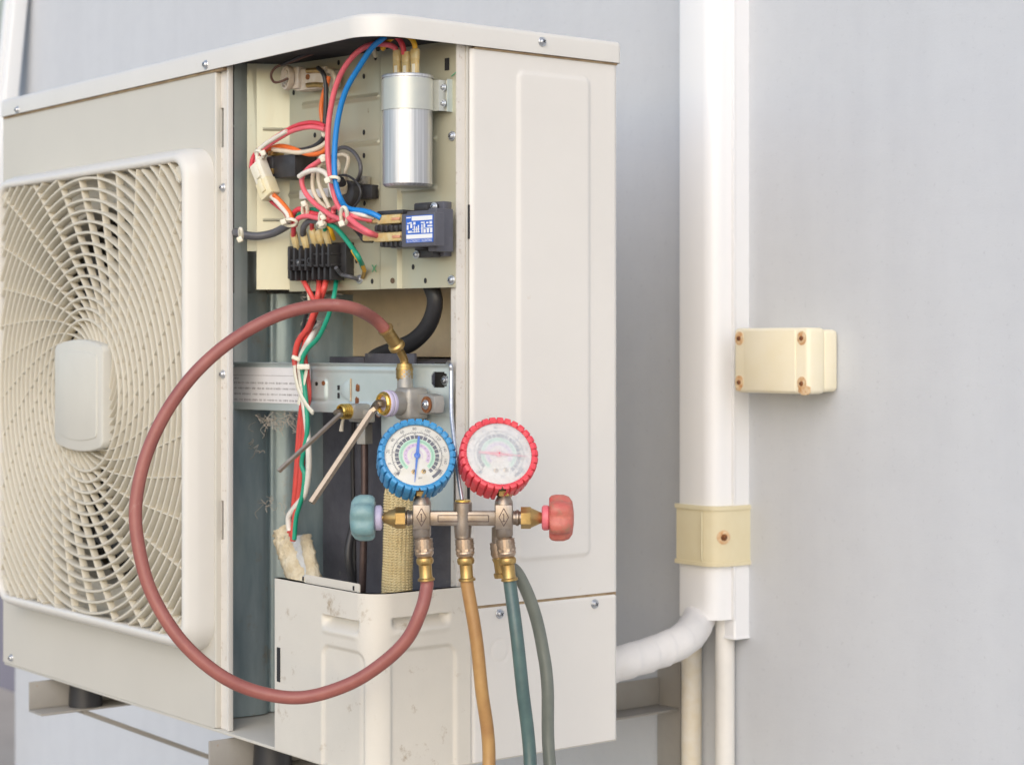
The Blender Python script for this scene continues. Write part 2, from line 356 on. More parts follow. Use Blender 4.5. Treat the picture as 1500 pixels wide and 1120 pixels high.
# screw head: washer flange, pan head, cross recess (origin on the surface, +Z outward)
def screw_mesh(name, rad, mats, slot=False):
    b = B()
    lathe(b, [(rad, 0), (rad, rad*.16), (rad*.92, rad*.26), (rad*.70, rad*.26), (rad*.68, rad*.5), (rad*.52, rad*.72), (rad*.25, rad*.82)], 20)
    for a in ((0,) if slot else (0, PI/2)):
        M = Matrix.Rotation(a+.5, 4, 'Z')
        box(b, (-rad*.40, -rad*.085, rad*.62), (rad*.40, rad*.085, rad*.84), M, mi=1)
    return tomesh(name, b, mats, 30)
ME_SCREW = screw_mesh('screw', .0051, [m_screw, m_dark])
ME_RSCREW = screw_mesh('rusty_screw', .0042, [m_rust, m_dark], True)
ME_SSCREW = screw_mesh('small_screw', .0038, [m_screw, m_dark])

# ================================================================== SETTING
UB, UT = H-.430, H+.328            # bottom and top of the outdoor unit
YW = .65                           # wall plane
b = B(); box(b, (-14, -14, -.3), (14, 6, 0)); tag(obj('ground', b, m_ground), kind='structure')
b = B(); XWL = onY(22, 200, YW).x
box(b, (XWL, YW, 0), (5.5, YW+.18, 3.2))
tag(obj('house_wall', b, m_wall, loc=(1.5, YW, 0)), 'grey painted rendered wall behind the air conditioner and the pipe duct', 'wall')
b = B(); box(b, (-7, 1.2, 1.52), (-1.9, 1.35, 3.2))
nw = tag(obj('neighbour_wall', b, m_gwall, loc=(-4, 1.2, 0)), 'pale green wall seen beyond the leaning white post at upper left', 'wall')
b = B(); box(b, (-7, 1.19, 0), (-1.9, 1.35, 1.52)); obj('painted_dado', b, m_dado, nw)
# leaning white post at the far left
b = B()
dpo = dep(onY(22, 200, YW))-.07
lo = at(-6, 300, dpo); hi = at(37, -140, dpo)
ax = (hi-lo).normalized(); lo2 = lo-ax*(lo.z/ax.z)
Mp = frame(lo2, ax, (1, 0, 0)); L = (3.1)/ax.z
prism(b, rrect(.056, .034, .006), 0, L, Mp)
box(b, (-.008, -.023, 0), (.008, -.0165, L), Mp, .001)
tag(obj('leaning_post', b, m_post, loc=lo2), 'white vertical post leaning slightly right at the upper left behind the lid', 'post')

# ------------------------------------------------------------------ pipe duct on the wall
xr = onY(1097, 500, YW).x
K = 1.096
t = thing('pipe_duct', 'tall white plastic pipe duct with a yellowed strap fixed on the grey wall', 'duct', (xr-K*.03, YW, 0))
zc = onX(1020, 904, xr-K*.04).z; zb = onX(1080, 936, xr).z
b = B(); W = .0632*K
zm = zb+.024
prism(b, [(xr-W, YW), (xr-W, YW-K*.020), (xr-W+K*.002, YW-K*.022), (xr-K*.002, YW-K*.022), (xr, YW-K*.020), (xr, YW)][::-1], zm, 3.1)
prism(b, [(xr-K*.020, YW), (xr-K*.020, YW-K*.022), (xr-K*.002, YW-K*.022), (xr, YW-K*.020), (xr, YW)][::-1], zb, zm)
prism(b, [(xr-K*.0205, YW), (xr-K*.0205, YW-K*.023), (xr-K*.002, YW-K*.0232), (xr+K*.0014, YW-K*.021), (xr+K*.0014, YW)][::-1], zb, zb+.0025)
obj('duct_base', b, m_duct, t)
b = B()
cov = [(xr-W-.001, YW-K*.0225), (xr-W-.001, YW-K*.046)] + [(xr-W+K*.004-K*.005*math.cos(a), YW-K*.046-K*.004*math.sin(a)) for a in (.5, 1.0, 1.5)] + [(xr-K*.024, YW-K*.050)] + [(xr-K*.024+K*.019*math.sin(a), YW-K*.050+K*.019*(1-math.cos(a))) for a in (.25, .5, .75, 1.0, 1.25, 1.5)] + [(xr-K*.003, YW-K*.0225)]
prism(b, cov[::-1], zc, 3.1)
o = obj('duct_cover', b, m_duct, t)
# seam bead along the edge of the cover
b = B(); box(b, (xr-K*.0035, YW-K*.0245, zc), (xr+K*.0008, YW-K*.021, 3.1), None, .0008); obj('seam_bead', b, m_duct, t)
# strap
z1 = onX(1045, 741, xr-K*.03).z; z0 = onX(1045, 822, xr-K*.03).z
b = B()
def grow(poly, d):
    cx = xr-K*.033; return [(x+(d*.6 if x > cx else -d*.7), y-d*(.8 if y < YW-K*.03 else 0)) for x, y in poly]
st = [(xr-W, YW), (xr-W, YW-K*.046), (xr-W+K*.003, YW-K*.0505), (xr-K*.024, YW-K*.0505), (xr-K*.012, YW-K*.048), (xr-K*.005, YW-K*.041), (xr-K*.002, YW-K*.031), (xr, YW-K*.0225), (xr, YW)]
prism(b, grow(st, .004)[::-1], z0, z1)
for za in (z0, z1): prism(b, grow(st, .0062)[::-1], za-.0025, za+.0025)
s = obj('strap', b, m_strap, t)
for dx in (-.0045,):
    b = B(); box(b, (xr-K*.020, YW-K*.0562, z0+.004), (xr-K*.0185, YW-K*.0545, z1-.004), None, .0005); obj('strap_rib', b, m_strap, s)
pr = onX(1071, 781, xr+K*.0005)
nr = Vector((.93, -.37, 0)).normalized()
pr = Vector((xr+K*.0005, YW-K*.0395, (z0+z1)/2-.001))
b = B(); lathe(b, [(.0085, -.003), (.0088, .0004), (.006, .0012), (.001, .0015)], 16, frame(pr-nr*.0015, nr)); obj('rust_stain', b, m_rusty, s)
inst('strap_screw', ME_RSCREW, frame(pr, nr), s)
# drain pipes below the duct
def vpipe(name, label, px, r, Y, ztop, m):
    p = onY(px, 970, Y); b = B()
    lathe(b, [(r, 0), (r, ztop)], 20, Matrix.Translation((p.x, Y, .0)))
    return tag(obj(name, b, m, loc=(p.x, Y, 0)), label, 'pipe', 'drain pipes under the duct')
vpipe('drain_pipe', 'white drain pipe coming straight down from under the duct', 1062, .0123, YW-K*.014, zb+.05, m_pipe)
vpipe('drain_pipe', 'yellowed cream pipe behind the wrapped pipe, left of the white drain pipe', 1013, .0131, YW-K*.014, zc+.04, m_pipec)
# wrapped refrigerant pipe from the unit into the duct
pts = [onY(850, 990, .41), onY(905, 972, .44), onY(955, 957, .49), onY(1000, 937, .545), onY(1021, 912, .600), onY(1028, 882, .619), onY(1031, 840, .6265), onY(1031, 800, .6265)]
path = smooth(pts, 26); Ntp = len(path)
b = B(); tube(b, path, .0198, 22, rf=lambda k, i: .0012*(((i+k*.35) % 13)/13) + .0007*noise.noise(Vector((k*.5, i*.12, 3))))
tag(obj('wrapped_pipe', b, m_tape, loc=path[0], ang=50), 'thick pipe wrapped in white tape running from the unit to the duct', 'pipe')
# ------------------------------------------------------------------ junction box
x1 = onY(1230, 530, YW).x; yf = YW-K*.0484; xl = onY(1074, 530, yf).x
zt = onY(1130, 480, yf).z; zb2 = onY(1130, 576, yf).z
t = thing('junction_box', 'ivory plastic junction box with four rusty screws on the grey wall', 'junction box', ((xl+x1)/2, YW, (zt+zb2)/2))
b = B(); box(b, (xl+K*.002, YW-K*.024, zb2+.002), (x1-K*.001, YW, zt-.002), None, .006, 3); obj('box_body', b, m_box, t)
b = B(); box(b, (xl, yf, zb2), (x1, YW-K*.0215, zt), None, .0055, 3)
hw = (x1-xl); 
box(b, (xl+hw*.165, yf-K*.0012, zb2+.003), (x1-hw*.165, yf+K*.004, zt-.003), None, .0006)
lidj = obj('box_lid', b, m_box, t)
for sx in (.085, .915):
    for sz in (.16, .84):
        p = Vector((xl+hw*sx, yf, zb2+(zt-zb2)*sz))
        b = B(); lathe(b, [(.0072, 0), (.0072, .0005), (.002, .0008)], 14, frame(p, (0, -1, 0)) @ Matrix.Diagonal((1, 1.15, 1, 1))); obj('rust_stain', b, m_rusty, lidj)
        if sz < .5:
            b = B(); q = p+Vector((K*(.004 if sx > .5 else -.001), 0, -K*.007)); lathe(b, [(K*(.0085 if sx > .5 else .004), 0), (K*(.008 if sx > .5 else .0035), .0004), (.001, .0005)], 22, frame(q, (0, -1, 0)) @ Matrix.Diagonal((1.1, .62, 1, 1)), rf=lambda i, j, r: r*.25*noise.noise(Vector((i*.9, sx*9, 2)))); obj('rust_stain', b, m_rusty, lidj)
        inst('box_screw', ME_RSCREW, frame(p-Vector((0, -.0006, 0)), (0, -1, 0)), lidj)

# ================================================================== AIR CONDITIONER
UW, UD = .886, .322
ac = thing('air_conditioner', 'cream outdoor air conditioner unit with its service cover off and wires exposed', 'air conditioner', (-.44, .16, UB))
RC = .040                                                  # corner radius
XO = onY(339, 500, .0075).x                                    # left edge of the opening, on the front plane
YS = onX(690, 500, 0).y                                    # front edge of the side panel
YP = onX(671, 300, -.0065).y                                # electrical plate plane
ZS = onX(800, 877.5, 0).z                                  # seam of the side panel
# --- lid
def lidpath(off):
    x0, y0, x1, y1 = -UW-.004, -.004, .004, UD+.004; r = RC
    P = []
    for cx, cy, a0 in ((x1-r, y0+r, -PI/2), (x1-.008, y1-.008, 0), (x0+.008, y1-.008, PI/2), (x0+.01, y0+.01, PI)):
        rr = {0: r, 1: .008, 2: .008, 3: .01}[len(P)//11]
        for i in range(11):
            a = a0+PI/2*i/10; P.append((cx+(rr-off)*math.cos(a), cy+(rr-off)*math.sin(a)))
    return P
b = B(); rings = []
for off, z in ((.0016, -.0235), (.0, -.0235), (0, -.0060), (.0006, -.0034), (.0022, -.0012), (.0050, 0), (.0062, 0)):
    rings.append([b.verts.new((x, y, UT+z)) for x, y in lidpath(off)])
for a, c in zip(rings, rings[1:]):
    n_ = len(a)
    for i in range(n_): b.faces.new((a[i], a[(i+1) % n_], c[(i+1) % n_], c[i]))
b.faces.new(rings[-1]); 
inner = [b.verts.new((x, y, UT-.003)) for x, y in lidpath(.0063)]
n_ = len(inner)
for i in range(n_): b.faces.new((rings[0][i], rings[0][(i+1) % n_], inner[(i+1) % n_], inner[i]))
b.faces.new(inner[::-1])
lid = obj('lid', b, m_lid, ac, ang=45)
b = B(); prism(b, [(x, y) for x, y in lidpath(.0070)], UT-.0165, UT-.0045); obj('lid_lining', b, m_black, lid)
for px, py in ((26, 161), (302, 95)):
    p = onY(px, py, -.004); inst('screw', ME_SCREW, frame(p, (0, -1, 0)), lid)
p = onX(794, 61.5, .004); inst('screw', ME_SCREW, frame(p, (1, 0, 0)), lid)
p = onX(668, 32, -.02); inst('rusty_screw', ME_RSCREW, frame(Vector((p.x, p.y, UT-.0005)), (0, 0, 1)), lid)
m_grime = mat('seam_grime', (.40, .30, .18), .85, c2=(.25, .17, .10), vs_=60)
for lo_, hi_ in (((-UW+.004, -.0014, UT-.0262), (XO-.002, .004, UT-.0236)), ((-.004, YS+.004, UT-.0258), (.0012, UD-.002, UT-.0236))):
    b = B(); box(b, lo_, hi_); obj('grimy_seam', b, m_grime, lid)
# --- fan panel with a round hole
XP = onY(313.5, 500, 0).x
hub = onY(112, 580, -.0405); hx, hz = hub.x, hub.z
Rh = min(.262, -.347-hx)
b = B(); n_ = 72; outer = []; circ = []
zt_, zb_ = UT-.0262, UB+.004
for i in range(n_):
    a = 2*PI*i/n_; c, s = math.cos(a), math.sin(a)
    k = min(((XP-hx)/c if c > 1e-6 else (-UW-hx)/c if c < -1e-6 else 9), ((zt_-hz)/s if s > 1e-6 else (zb_-hz)/s if s < -1e-6 else 9))
    outer.append(Vector((hx+c*k, 0, hz+s*k))); circ.append(Vector((hx+Rh*c, 0, hz+Rh*s)))
for cxx, czz in ((XP, zt_), (-UW, zt_), (-UW, zb_), (XP, zb_)):
    i = min(range(n_), key=lambda q: (outer[q]-Vector((cxx, 0, czz))).length); outer[i] = Vector((cxx, 0, czz))
vo = [b.verts.new(v) for v in outer]; vc = [b.verts.new(v) for v in circ]; vb = [b.verts.new(v+Vector((0, .035, 0))) for v in circ]; vob = [b.verts.new(v+Vector((0, .012, 0))) for v in outer]
for i in range(n_):
    j = (i+1) % n_
    b.faces.new((vo[i], vo[j], vc[j], vc[i])); b.faces.new((vc[i], vc[j], vb[j], vb[i])); b.faces.new((vo[i], vob[i], vob[j], vo[j]))
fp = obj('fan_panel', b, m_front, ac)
# right bend of the panel and its flange with slots and screws
b = B()
box(b, (XP-.0005, -.0005, zb_), (XP+.0045, .010, zt_), None, .0015, 3)
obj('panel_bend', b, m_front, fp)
b = B()
xa, xb = XP+.005, XO
slots = [(158, 216), (733, 790)]
sl_z = [(onY(326, a, .006).z, onY(326, c, .006).z) for a, c in slots]
xs0, xs1 = onY(323.5, 400, .006).x, onY(327.5, 400, .006).x
ztf = UT-.0175
box(b, (xa, .006, zb_), (xs0, .0075, ztf)); box(b, (xs1, .006, zb_), (xb, .0075, ztf))
zz = [zb_]+[v for a, c in sl_z[::-1] for v in (c, a)]+[ztf]
for i in range(0, len(zz), 2): box(b, (xs0, .0061, zz[i]), (xs1, .0074, zz[i+1]))
obj('panel_flange', b, m_flange, fp)
b = B(); box(b, (xb-.0022, .0030, zb_), (xb+.0006, .0095, ztf), None, .0006); obj('flange_edge', b, m_lid, fp)
for py in (275, 548): inst('screw', ME_SCREW, frame(onY(327, py, .006), (0, -1, 0)), fp)
inst('screw', ME_SCREW, frame(onY(17, 963, 0), (0, -1, 0)), fp)
# --- casing behind the fan panel, base tray
b = B(); xpi = XO-.03
box(b, (-UW, .012, UB+.004), (-UW+.004, UD, UT-.026)); box(b, (-UW+.004, UD-.0055, UB+.004), (-.006, UD-.0015, UT-.026))
obj('rear_casing', b, m_beigein, ac)
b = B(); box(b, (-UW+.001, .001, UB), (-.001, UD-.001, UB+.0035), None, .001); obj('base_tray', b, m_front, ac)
b = B(); box(b, (-UW+.01, UD-.05, UB+.01), (-.38, UD-.03, UT-.03)); obj('coil', b, m_coil, ac)
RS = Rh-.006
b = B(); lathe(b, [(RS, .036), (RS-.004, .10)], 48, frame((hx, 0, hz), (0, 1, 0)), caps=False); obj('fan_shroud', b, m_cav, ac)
b = B(); lathe(b, [(.045, .03), (.05, .04), (.05, .10), (.03, .11)], 24, frame((hx, 0, hz), (0, 1, 0)))
fan = obj('fan', b, m_fan, ac)
for k in range(3):
    b = B(); g = []
    for i in range(7):
        row = []
        for j in range(9):
            rr = .045+(RS-.012-.045)*i/6; a = k*2*PI/3+.3+(j/8-.5)*(1.25-.1*i/6)+.05*i
            row.append(b.verts.new((hx+rr*math.cos(a), .035+.060*j/8+.012*math.sin(i*.6), hz+rr*math.sin(a))))
        g.append(row)
    for i in range(6):
        for j in range(8): b.faces.new((g[i][j], g[i][j+1], g[i+1][j+1], g[i+1][j]))
    bmesh.ops.solidify(b, geom=b.faces[:], thickness=.003)
    obj('fan_blade', b, m_fan, fan)
# --- fan grille: protruding square rim, concentric rings and swirling ribs
PR = .0325                                                   # how far it stands out
rx = onY(266, 500, -PR).x; gx1 = onY(310, 500, 0).x
A = rx-hx                                                   # half inner size
ztop = onY(150, 252.5, -PR).z; zbot = onY(150, 907.5, -PR).z
AZ = (ztop-zbot)/2; hz = (ztop+zbot)/2
A = AZ if abs(AZ-A) < .02 else A
AX = rx-hx
def sq(hwx, hwz, r, n=9): return [(hx+x, hz+y) for x, y in rrect(2*hwx, 2*hwz, r, n)]
b = B(); rings = []
for d, y, r in ((-.0005, -PR+.0135, .022), (-.0005, -PR+.0012, .022), (.0008, -PR-.0004, .0225), (.0040, -PR-.001, .024), (.0075, -PR+.0005, .027), (.0105, -PR+.004, .030), (.0130, -PR+.011, .032), (.0150, -.018, .034), (.0158, 0, .035)):
    rings.append([b.verts.new((x, y, z)) for x, z in sq(AX+d, AZ+d, r)])
for a, c in zip(rings, rings[1:]):
    n_ = len(a)
    for i in range(n_): b.faces.new((a[i], a[(i+1) % n_], c[(i+1) % n_], c[i]))
grille = obj('fan_grille', b, m_rim, ac, ang=60)
def sweep(b, pts, prof, closed=False):
    """pts: (x,z) list in the grille plane; prof: (normal offset, y) outline"""
    N = len(pts); rings = []
    for i in range(N):
        if closed: p0, p1 = pts[(i-1) % N], pts[(i+1) % N]
        else: p0, p1 = pts[max(i-1, 0)], pts[min(i+1, N-1)]
        tx, tz = p1[0]-p0[0], p1[1]-p0[1]; l_ = math.hypot(tx, tz); nx, nz = tz/l_, -tx/l_
        rings.append([b.verts.new((pts[i][0]+nx*o_, y, pts[i][1]+nz*o_)) for o_, y in prof])
    m_ = len(prof)
    for i in range(N if closed else N-1):
        a, c = rings[i], rings[(i+1) % N]
        for k in range(m_): b.faces.new((a[k], a[(k+1) % m_], c[(k+1) % m_], c[k]))
    if not closed: b.faces.new(rings[0][::-1]); b.faces.new(rings[-1])
u_ = mm(1, (hx, -PR, hz))                                   # metres of one photo pixel at the hub
y0 = -PR+.0012
RP = [(-.0011, y0+.0122), (-.0017, y0+.0011), (-.0010, y0+.0001), (.0010, y0+.0001), (.0017, y0+.0011), (.0011, y0+.0122)]
QP = [(-.0007, y0+.0102), (-.0009, y0+.0018), (-.0004, y0+.0012), (.0004, y0+.0012), (.0009, y0+.0018), (.0007, y0+.0102)]
inside = lambda x, z, m_=.001: abs(x-hx) < AX+m_ and abs(z-hz) < AZ+m_
rr0, drr = 111*u_, 15.9*u_
k = 0
while True:
    r = rr0+drr*k; k += 1
    if r > math.hypot(AX, AZ)-.012: break
    n_ = 120
    P = [(hx+r*math.cos(2*PI*i/n_), hz+r*math.sin(2*PI*i/n_)) for i in range(n_)]
    ins = [inside(*p) for p in P]
    if all(ins):
        b = B(); sweep(b, P, RP, True); obj('ring', b, m_plastic, grille, ang=50)
    else:
        i0 = ins.index(False); seq = [(i0+i) % n_ for i in range(n_)]; run = []
        for i in seq+[i0]:
            if ins[i]: run.append(P[i])
            else:
                if len(run) > 1: b = B(); sweep(b, run, RP); obj('ring', b, m_plastic, grille, ang=50)
                run = []
NR = 32
for q in range(NR):
    th0 = 2*PI*q/NR+.06; P = []
    r = 76*u_
    while r < 470*u_:
        a = th0-R(8000)*(u_/r-1/316)
        p = (hx+r*math.cos(a), hz+r*math.sin(a))
        if not inside(*p): break
        P.append(p); r += (3.0 if r < 140*u_ else 7)*u_
    b = B(); sweep(b, P, QP); obj('rib', b, m_plastic, grille, ang=50)
# corner gussets of the grille
for sx, sz in ((1, 1), (1, -1), (-1, 1), (-1, -1)):
    b = B(); c = Vector((hx+sx*(AX-.014), 0, hz+sz*(AZ-.014)))
    lathe(b, [(.009, -PR+.004), (.009, -.004)], 14, frame((c.x, 0, c.z), (0, 1, 0))); obj('corner_boss', b, m_plastic, grille)
# hub cap
hw_, hh_ = .0665, .0655
b = B(); Mh = frame((hx, -PR+.002, hz), (0, -1, 0), (1, 0, 0))
def hubshape(w, h, bow, r=.008):
    P = []
    for x, y in rrect(2*w, 2*h, r, 6):
        P.append((x, y))
    P2 = []
    for i, (x, y) in enumerate(P):
        P2.append((x, y)); x2, y2 = P[(i+1) % len(P)]
        if abs(x2-x) > w: 
            for s in range(1, 12): P2.append((x+(x2-x)*s/12, y))
    return [(x, y+math.copysign(bow*(1-(x/w)**2), y)) for x, y in P2]
prism(b, hubshape(hw_, hh_-.006, .008), -.012, .0085, Mh, .003)
prism(b, hubshape(hw_*.80, hh_*.80-.004, .006, .006), .008, .0098, Mh, .0012)
obj('hub_cap', b, m_hub, grille, ang=30)
# motor plate behind the hub so that no view passes through the middle
b = B(); lathe(b, [(.088, -PR+.0145), (.088, -PR+.020)], 40, frame((hx, 0, hz), (0, 1, 0))); obj('hub_backing', b, m_plastic, grille)

# --- side panel with its pressed border, lower side panel
ey0, ey1 = onX(757, 400, 0).y, onX(864, 400, 0).y
ez1, ez0 = onX(757, 103, 0).z, onX(800, 819, 0).z
def fside(s, z): return Vector((0, s, z)), Vector((1, 0, 0))
def dside(s, z):
    d = sdr(s, z, (ey0+ey1)/2, (ez0+ez1)/2, (ey1-ey0)/2, (ez1-ez0)/2, .008)
    e = .0022*(1-sstep(-.0035, .0005, d))
    edge = min(s-YS, UD-s); e -= .003*(1-sstep(0, .004, edge))
    return e
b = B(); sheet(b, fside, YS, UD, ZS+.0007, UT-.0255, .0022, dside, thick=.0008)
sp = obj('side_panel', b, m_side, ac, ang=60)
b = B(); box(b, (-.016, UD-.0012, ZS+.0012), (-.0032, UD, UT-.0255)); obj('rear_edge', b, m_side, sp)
kc = onX(732, 953, 0); kr = mm(16, kc)
def dlow(s, z):
    d = math.hypot(s-kc.y, z-kc.z)
    e = -.0009*math.exp(-((d-kr)/.0011)**2)
    edge = min(s-YS-.0008, UD-s); e -= .003*(1-sstep(0, .004, edge)); e -= .0022*(1-sstep(0, .003, ZS-.0012-z)); return e
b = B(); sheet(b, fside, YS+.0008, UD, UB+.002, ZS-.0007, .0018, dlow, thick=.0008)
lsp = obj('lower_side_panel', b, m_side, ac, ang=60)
for px, py in ((732, 898.5), (871, 884)): inst('screw', ME_SCREW, frame(onX(px, py, .0002), (1, 0, 0)), lsp)
b = B(); box(b, (-.0030, YS+.002, ZS-.004), (-.0014, UD-.002, ZS+.004)); obj('seam_backing', b, m_grime, sp)
# --- front flange of the side panel (peeling paint) and its inner return
b = B()
fy0 = YP-.0022
box(b, (-.0075, fy0, ZS+.02), (-.0060, YS+.006, UT-.0175))
obj('side_flange', b, m_flange, sp)
b = B(); gy0, gy1 = onX(690.6, 325, -.003).y, onX(693.6, 325, -.003).y
box(b, (-.0058, YS-.0032, ZS+.02), (-.0040, YS+.0006, UT-.0180), None, .0005)
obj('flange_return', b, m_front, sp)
b = B(); p0 = onX(691, 300, -.003); p1 = onX(691, 350, -.003)
box(b, (-.0042, YS-.0012, p1.z), (-.0022, YS+.0002, p0.z)); p0 = onX(689, 672, -.003); p1 = onX(689, 850, -.003)
box(b, (-.0042, YS-.0020, p1.z), (-.0022, YS+.0002, p0.z)); obj('dark_gap', b, m_dark, sp)
b = B(); box(b, (-.0220, YP+.0020, UB+.01), (-.0076, YP+.0034, UT-.03), None, .0005); obj('inner_post', b, m_flange, sp)

# --- lower service panel: front, rounded corner, side (one bent pressed sheet)
ZL = onX(680, 859, 0).z
XL = onY(400, 900, 0).x
RC = .027; LF = -XL-RC; LA = RC*PI/2; LS = YS-RC-.0006
SXm = LF+LA+LS
def flow(s, z):
    if s < LF: return Vector((XL+s, 0, z)), Vector((0, -1, 0))
    if s < LF+LA:
        a = (s-LF)/RC; return Vector((-RC+RC*math.sin(a), RC-RC*math.cos(a), z)), Vector((math.sin(a), -math.cos(a), 0))
    return Vector((0, RC+s-LF-LA, z)), Vector((1, 0, 0))
def sF(px, py): return onY(px, py, 0).x-XL, onY(px, py, 0).z
def sS(px, py): q = onX(px, py, 0); return LF+LA+q.y-RC, q.z
f1 = sF(473, 943); 
fa, fz = sF(471, 942); fb = LF+.012
sa, sz_ = LF+LA-.003, sS(640, 945)[1]; sb = sS(669, 945)[0]
h1a, h1z = sF(470, 901); h1b = LF+.006; h1z = sF(500, 905)[1]
h2a, h2b = LF+LA-.004, sS(662, 900)[0]; h2z = sS(630, 899)[1]
def dlp(s, z):
    e = 0
    for a, c, zz_ in ((fa, fb, fz), (sa, sb, sz_)):
        hh = (zz_-(UB-.06))/2; d = sdr(s, z, (a+c)/2, zz_-hh, (c-a)/2, hh, .012)
        e -= .0028*(1-sstep(-.0030, .0008, d))
    # pressed finger scoops: deepest under their upper edge
    for a, c, zz_ in ((h1a, h1b, h1z), (h2a, h2b, h2z)):
        u = (s-a)/(c-a); v = (zz_-z)/.015
        if 0 < u < 1 and -.2 < v < 1.3:
            ed = sstep(0, .14, u)*sstep(0, .14, 1-u)
            e -= .0095*ed*sstep(-.02, .10, v)*(1-sstep(.2, 1.0, v)) - .0012*ed*math.exp(-((v-1.05)/.2)**2)
    edge = s; e -= .003*(1-sstep(0, .003, edge)); return e
tab0, tab1 = sF(441, 850)[0], sF(521, 865)[0]
b = B(); sheet(b, flow, 0, SXm, UB+.002, ZL, .0016, dlp, thick=.0009)
sv = obj('service_panel', b, m_lower, ac, ang=60)
# stiffening lip turned in at the top, and the upright tab
b = B(); n0 = len(b.verts)
top = [flow(SXm*i/60, ZL) for i in range(61)]
va = [b.verts.new(p-nn*.0004) for p, nn in top]; vb_ = [b.verts.new(p-nn*.009) for p, nn in top]
for i in range(60): b.faces.new((va[i], va[i+1], vb_[i+1], vb_[i]))
bmesh.ops.solidify(b, geom=b.faces[:], thickness=.0009); obj('top_lip', b, m_lower, sv)
b = B(); zt2 = onY(445, 842, 0).z
prism(b, [(XL+tab0, ZL-.002), (XL+tab1, ZL-.002), (XL+tab1, zt2-.001), (XL+tab1-.002, zt2), (XL+tab0+.002, zt2), (XL+tab0, zt2-.003)], 0, .0012, frame((0, 0.0055, 0), (0, -1, 0), (1, 0, 0)) )
tb = obj('hook_tab', b, m_lower, sv)
for px, py in ((444, 847), (518, 861)):
    p = onY(px, py, .004); b = B(); box(b, p-Vector((.0010, .0006, .0022)), p+Vector((.0010, .0003, .0022))); obj('tab_slot', b, m_dark, tb)
b = B(); p = onY(408, 970, -.0004); box(b, p-Vector((.0030, .0004, .020)), p+Vector((.0030, .0004, .016))); obj('edge_slot', b, m_dark, sv)

# tilted frame of the electrical plate: local x along the plate, local y into depth (plate face at y = YP)
PRT = Vector((-.0078, YP, 0)); PLF = Vector((-.268, .066, 0))
PT = (PRT-PLF).normalized(); PN = Vector((PT.y, -PT.x, 0))
MLOC = Matrix((PT, -PN, Vector((0, 0, 1)))).transposed().to_4x4()
MLOC.translation = PRT - PT*(-.0078) + PN*YP
MLI = MLOC.inverted()
def onP(px, py, Y):
    d = ray(px, py); return CAM + d*((PRT-PN*(Y-YP)-CAM).dot(PN)/d.dot(PN))
def onL(px, py, Y): return MLI @ onP(px, py, Y)
def objL(name, bm, *a, **k):
    bmesh.ops.transform(bm, matrix=MLOC, verts=bm.verts[:]); return obj(name, bm, *a, **k)
def instL(name, me, M_, parent): return inst(name, me, MLOC @ M_, parent)
# --- electrical plate with pressed lines, column and punched holes
eL = onL(425, 300, YP).x; eR = -.0078
eB, eT = onL(560, 423.5, YP).z, UT-.0172
cA, cB_ = onL(559, 300, YP).x, onL(589.5, 300, YP).x
lines_ = [(445, 155, 556, 138), (505, 213, 557, 208)]
segs = []
for a0_, b0_, a1_, b1_ in lines_:
    p, q = onL(a0_, b0_, YP), onL(a1_, b1_, YP); segs.append((p.x, q.x, p.z))
segs += [(onL(505, 350, YP).x, cA, onL(530, 350, YP).z), (onL(425, 278, YP).x, cA, onL(540, 277, YP).z), (cB_, onL(640, 200, YP).x, onL(640, 203, YP).z), (cB_, onL(640, 275, YP).x, onL(640, 275, YP).z)]
def fpl(s, z): return Vector((s, YP, z)), Vector((0, -1, 0))
def dpl(s, z):
    e = 0
    for a, c, zz_ in segs:
        d = sdr(s, z, (a+c)/2, zz_, (c-a)/2, .0016, .0015); e += .0022*(1-sstep(-.0008, .0012, d))
    d = min(s-cA, cB_-s); e += .0042*sstep(0, .003, d)
    return e
b = B(); sheet(b, fpl, eL, eR, eB, eT, .00165, dpl, thick=.0012)
ep = objL('electrical_plate', b, m_chrom, ac, ang=50)
W0 = MLOC @ Vector((eL, YP, 0)); W2 = Vector((-.2865, .0270, 0)); W1 = W2.lerp(W0, .22)
b = B()                                                      # left wing of the plate, bent forward
wz = at(385, 424, dep(W1+Vector((0, 0, H)))).z; wz2 = at(370, 368, dep(W2+Vector((0, 0, H)))).z
def quad(b, p, q, z0, z1):
    v = [b.verts.new((p.x, p.y, z0)), b.verts.new((q.x, q.y, z0)), b.verts.new((q.x, q.y, z1)), b.verts.new((p.x, p.y, z1))]; b.faces.new(v)
quad(b, W0, W1, wz, eT); quad(b, W1, W2, wz2, eT)
bmesh.ops.remove_doubles(b, verts=b.verts[:], dist=1e-6)
bmesh.ops.solidify(b, geom=b.faces[:], thickness=.0012)
obj('plate_wing', b, m_chrom, ep)
wn = Vector(((W2-W0).y, -(W2-W0).x, 0)).normalized()
if wn.dot(CAM-W0) < 0: wn = -wn
def onwing(px, py, off=.0):
    d = ray(px, py); tt = (W0+wn*off-CAM).dot(wn)/d.dot(wn); return CAM+d*tt
for py in (189, 322):
    b = B(); p, q = onwing(385, py, .0016), onwing(424, py-1, .0016); q.z = p.z; m_ = [p, q]
    tube(b, [p, (p+q)/2, q], .0016, 8); obj('pressed_bead', b, m_chrom, ep)
ME_HOLE = None
def hole(px, py, rx_=.0017, rz_=.0028, n_=None, Y=None):
    global ME_HOLE
    if ME_HOLE is None:
        hb = B(); lathe(hb, [(1, -.0012), (1, .00035)], 14); ME_HOLE = tomesh('punched_hole', hb, m_dark)
    p = onL(px, py, YP-.0016); M_ = frame(p, (0, -1, 0), (1, 0, 0)) @ Matrix.Diagonal((rx_, rz_, 1, 1)); instL('punched_hole', ME_HOLE, M_, ep)
